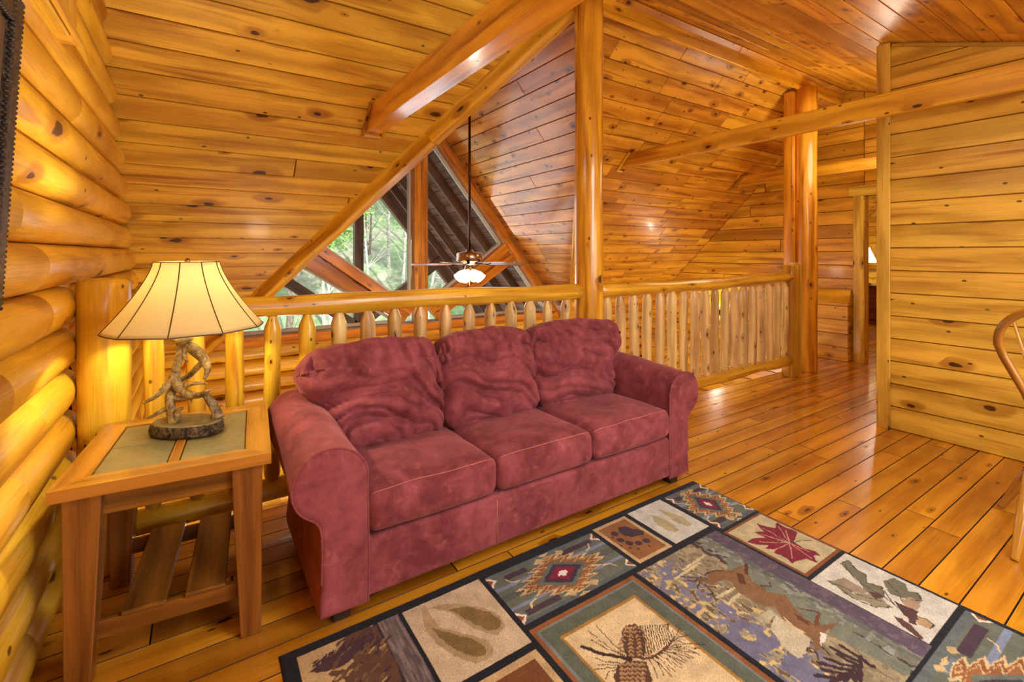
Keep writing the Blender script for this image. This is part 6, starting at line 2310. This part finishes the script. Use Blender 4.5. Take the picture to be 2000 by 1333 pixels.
def tree_parts(seed, kind):
    """trunk with branches and, for the leafy ones, a crown of small leaf sprays; local to its foot"""
    rs_ = random.Random(seed)
    tk = MB()
    H_ = rs_.uniform(8.5, 11.5)
    tips = []

    def grow(p, d, L, r, depth):
        pts, rr = [p], [r]
        n_ = 5
        for i in range(n_):
            d = (d + Vector((rs_.uniform(-1, 1), rs_.uniform(-1, 1), rs_.uniform(-.3, .8))) * (0.10 if depth == 0 else 0.22)).normalized()
            p = p + d * (L / n_)
            pts.append(p)
            rr.append(r * (1 - 0.75 * (i + 1) / n_))
            if depth < 3 and (i > 0 or depth > 0):
                for q in range(2 if depth == 0 else 1 + (rs_.random() < .6)):
                    a = rs_.uniform(0, 2 * math.pi)
                    o_ = Vector((math.cos(a), math.sin(a), 0)) - d * d.dot(Vector((math.cos(a), math.sin(a), 0)))
                    nd = (d * rs_.uniform(.5, 1.0) + o_.normalized() * rs_.uniform(.6, 1.0)).normalized()
                    grow(p, nd, L * rs_.uniform(.32, .5) * (1 if kind == 0 else .7), rr[-1] * 0.62 + 0.004, depth + 1)
        tk.tube(pts, rr, 7 if depth < 2 else 4, caps=False)
        if depth >= 2:
            tips.append(p)
    grow(Vector((0, 0, -0.3)), Vector((rs_.uniform(-.08, .08), rs_.uniform(-.08, .08), 1)), H_, rs_.uniform(.09, .15), 0)
    fl = None
    if kind == 1:
        fl = MB()
        for c_ in tips:
            for q in range(38):
                p = c_ + Vector((rs_.gauss(0, .42), rs_.gauss(0, .42), rs_.gauss(0, .32)))
                s_ = rs_.uniform(.06, .15)
                u_ = Vector((rs_.gauss(0, 1), rs_.gauss(0, 1), rs_.gauss(0, .6))).normalized()
                w_ = u_.cross(Vector((rs_.gauss(0, 1), rs_.gauss(0, 1), rs_.gauss(0, 1)))).normalized()
                fl.quad([p - u_ * s_, p + w_ * s_ * .4, p + u_ * s_, p - w_ * s_ * .4], None, 0, rs_.random())
    return tk, fl


protos = []
for s_, kind in ((1, 0), (2, 0), (3, 1), (4, 1), (5, 1)):
    tk, fl = tree_parts(s_, kind)
    mt = tk.build('trunk', M['bare_bark'] if kind == 0 else M['trunk_bark'], None).data
    o_ = bpy.data.objects['trunk'] if False else None
    protos.append((mt, fl))
# remove the temporary objects again, keeping their meshes
tmp = [o for o in COL.objects if o.type == 'MESH' and any(o.data == p[0] for p in protos)]
for o in tmp:
    bpy.data.objects.remove(o)
pm = []
for mt, fl in protos:
    mf = None
    if fl:
        o = fl.build('foliage', M['foliage'], None)
        mf = o.data
        bpy.data.objects.remove(o)
    pm.append((mt, mf))


def sapling(seed):
    rs2 = random.Random(seed)
    tk = MB()
    p = Vector((0, 0, -0.3))
    d = Vector((rs2.uniform(-.06, .06), rs2.uniform(-.06, .06), 1)).normalized()
    H_ = rs2.uniform(7, 10)
    pts = [p]
    for i in range(8):
        d = (d + Vector((rs2.uniform(-.06, .06), rs2.uniform(-.06, .06), 0.1))).normalized()
        pts.append(pts[-1] + d * H_ / 8)
    rr = [0.085 * (1 - 0.85 * i / 8) for i in range(9)]
    tk.tube(pts, rr, 7, caps=False)
    for i in range(2, 9):
        for q in range(3):
            a = rs2.uniform(0, 6.28)
            e = Vector((math.cos(a) * .7, math.sin(a) * .7, rs2.uniform(.4, 1.0))).normalized()
            L = rs2.uniform(.6, 1.7) * (1.1 - i / 10)
            b0 = pts[i]
            m_ = b0 + e * L * .5 + Vector((0, 0, .08))
            tk.tube([b0, m_, b0 + e * L + Vector((0, 0, .3))], [rr[i] * .4 + .004, .010, .003], 4, caps=False)
            f_ = (e + Vector((rs2.uniform(-.6, .6), rs2.uniform(-.6, .6), .3))).normalized()
            tk.tube([m_, m_ + f_ * L * .5], [.008, .003], 4, caps=False)
    return tk


for s_ in (21, 22, 23):
    mt = sapling(s_).build('trunk', M['bare_bark'] if s_ != 22 else M['trunk_bark'], None)
    pm.append((mt.data, None))
    bpy.data.objects.remove(mt)
rs_ = random.Random(77)
placed = 0
spots = []
tries = 0
while len(spots) < 44 and tries < 3000:
    tries += 1
    y = rs_.uniform(13.5, 42)
    az = rs_.uniform(-16, 34)          # bearing from the loft, degrees from +Y towards +X
    x = y * math.tan(math.radians(az))
    if all((x - a) ** 2 + (y - b) ** 2 > 5 for a, b in spots):
        spots.append((x, y))
spots.sort(key=lambda p: p[1])
thin = []
tries = 0
while len(thin) < 46 and tries < 4000:
    tries += 1
    y = rs_.uniform(13.0, 30)
    x = y * math.tan(math.radians(rs_.uniform(-6, 27)))
    if all((x - a) ** 2 + (y - b) ** 2 > 0.9 for a, b in spots + thin):
        thin.append((x, y))
ns_ = len(spots)
spots += thin
for i, (x, y) in enumerate(spots):
    kind = (rs_.choice((0, 1, 2, 3, 4)) if i > 2 else (0, 3, 1)[i]) if i < ns_ else rs_.choice((5, 6, 7))
    mt, mf = pm[kind]
    t = bpy.data.objects.new('hillside_tree', None)
    COL.objects.link(t)
    t.location = (x, y, hill_z(x, y))
    s = rs_.uniform(.75, 1.2)
    t.scale = (s, s, s)
    t.rotation_euler = (0, 0, rs_.uniform(0, 6.28))
    if kind > 4:
        tag(t, 'thin young tree with short bare branches on the hillside outside the gable window', 'tree', 'thin saplings on the hillside')
    elif kind < 2:
        tag(t, 'bare pale tree on the hillside outside the gable window', 'tree', 'bare trees on the hillside')
    else:
        tag(t, 'leafy light green tree on the hillside outside the gable window', 'tree', 'green trees on the hillside')
    o = bpy.data.objects.new('trunk', mt)
    COL.objects.link(o)
    o.parent = t
    if mf:
        o = bpy.data.objects.new('foliage', mf)
        COL.objects.link(o)
        o.parent = t
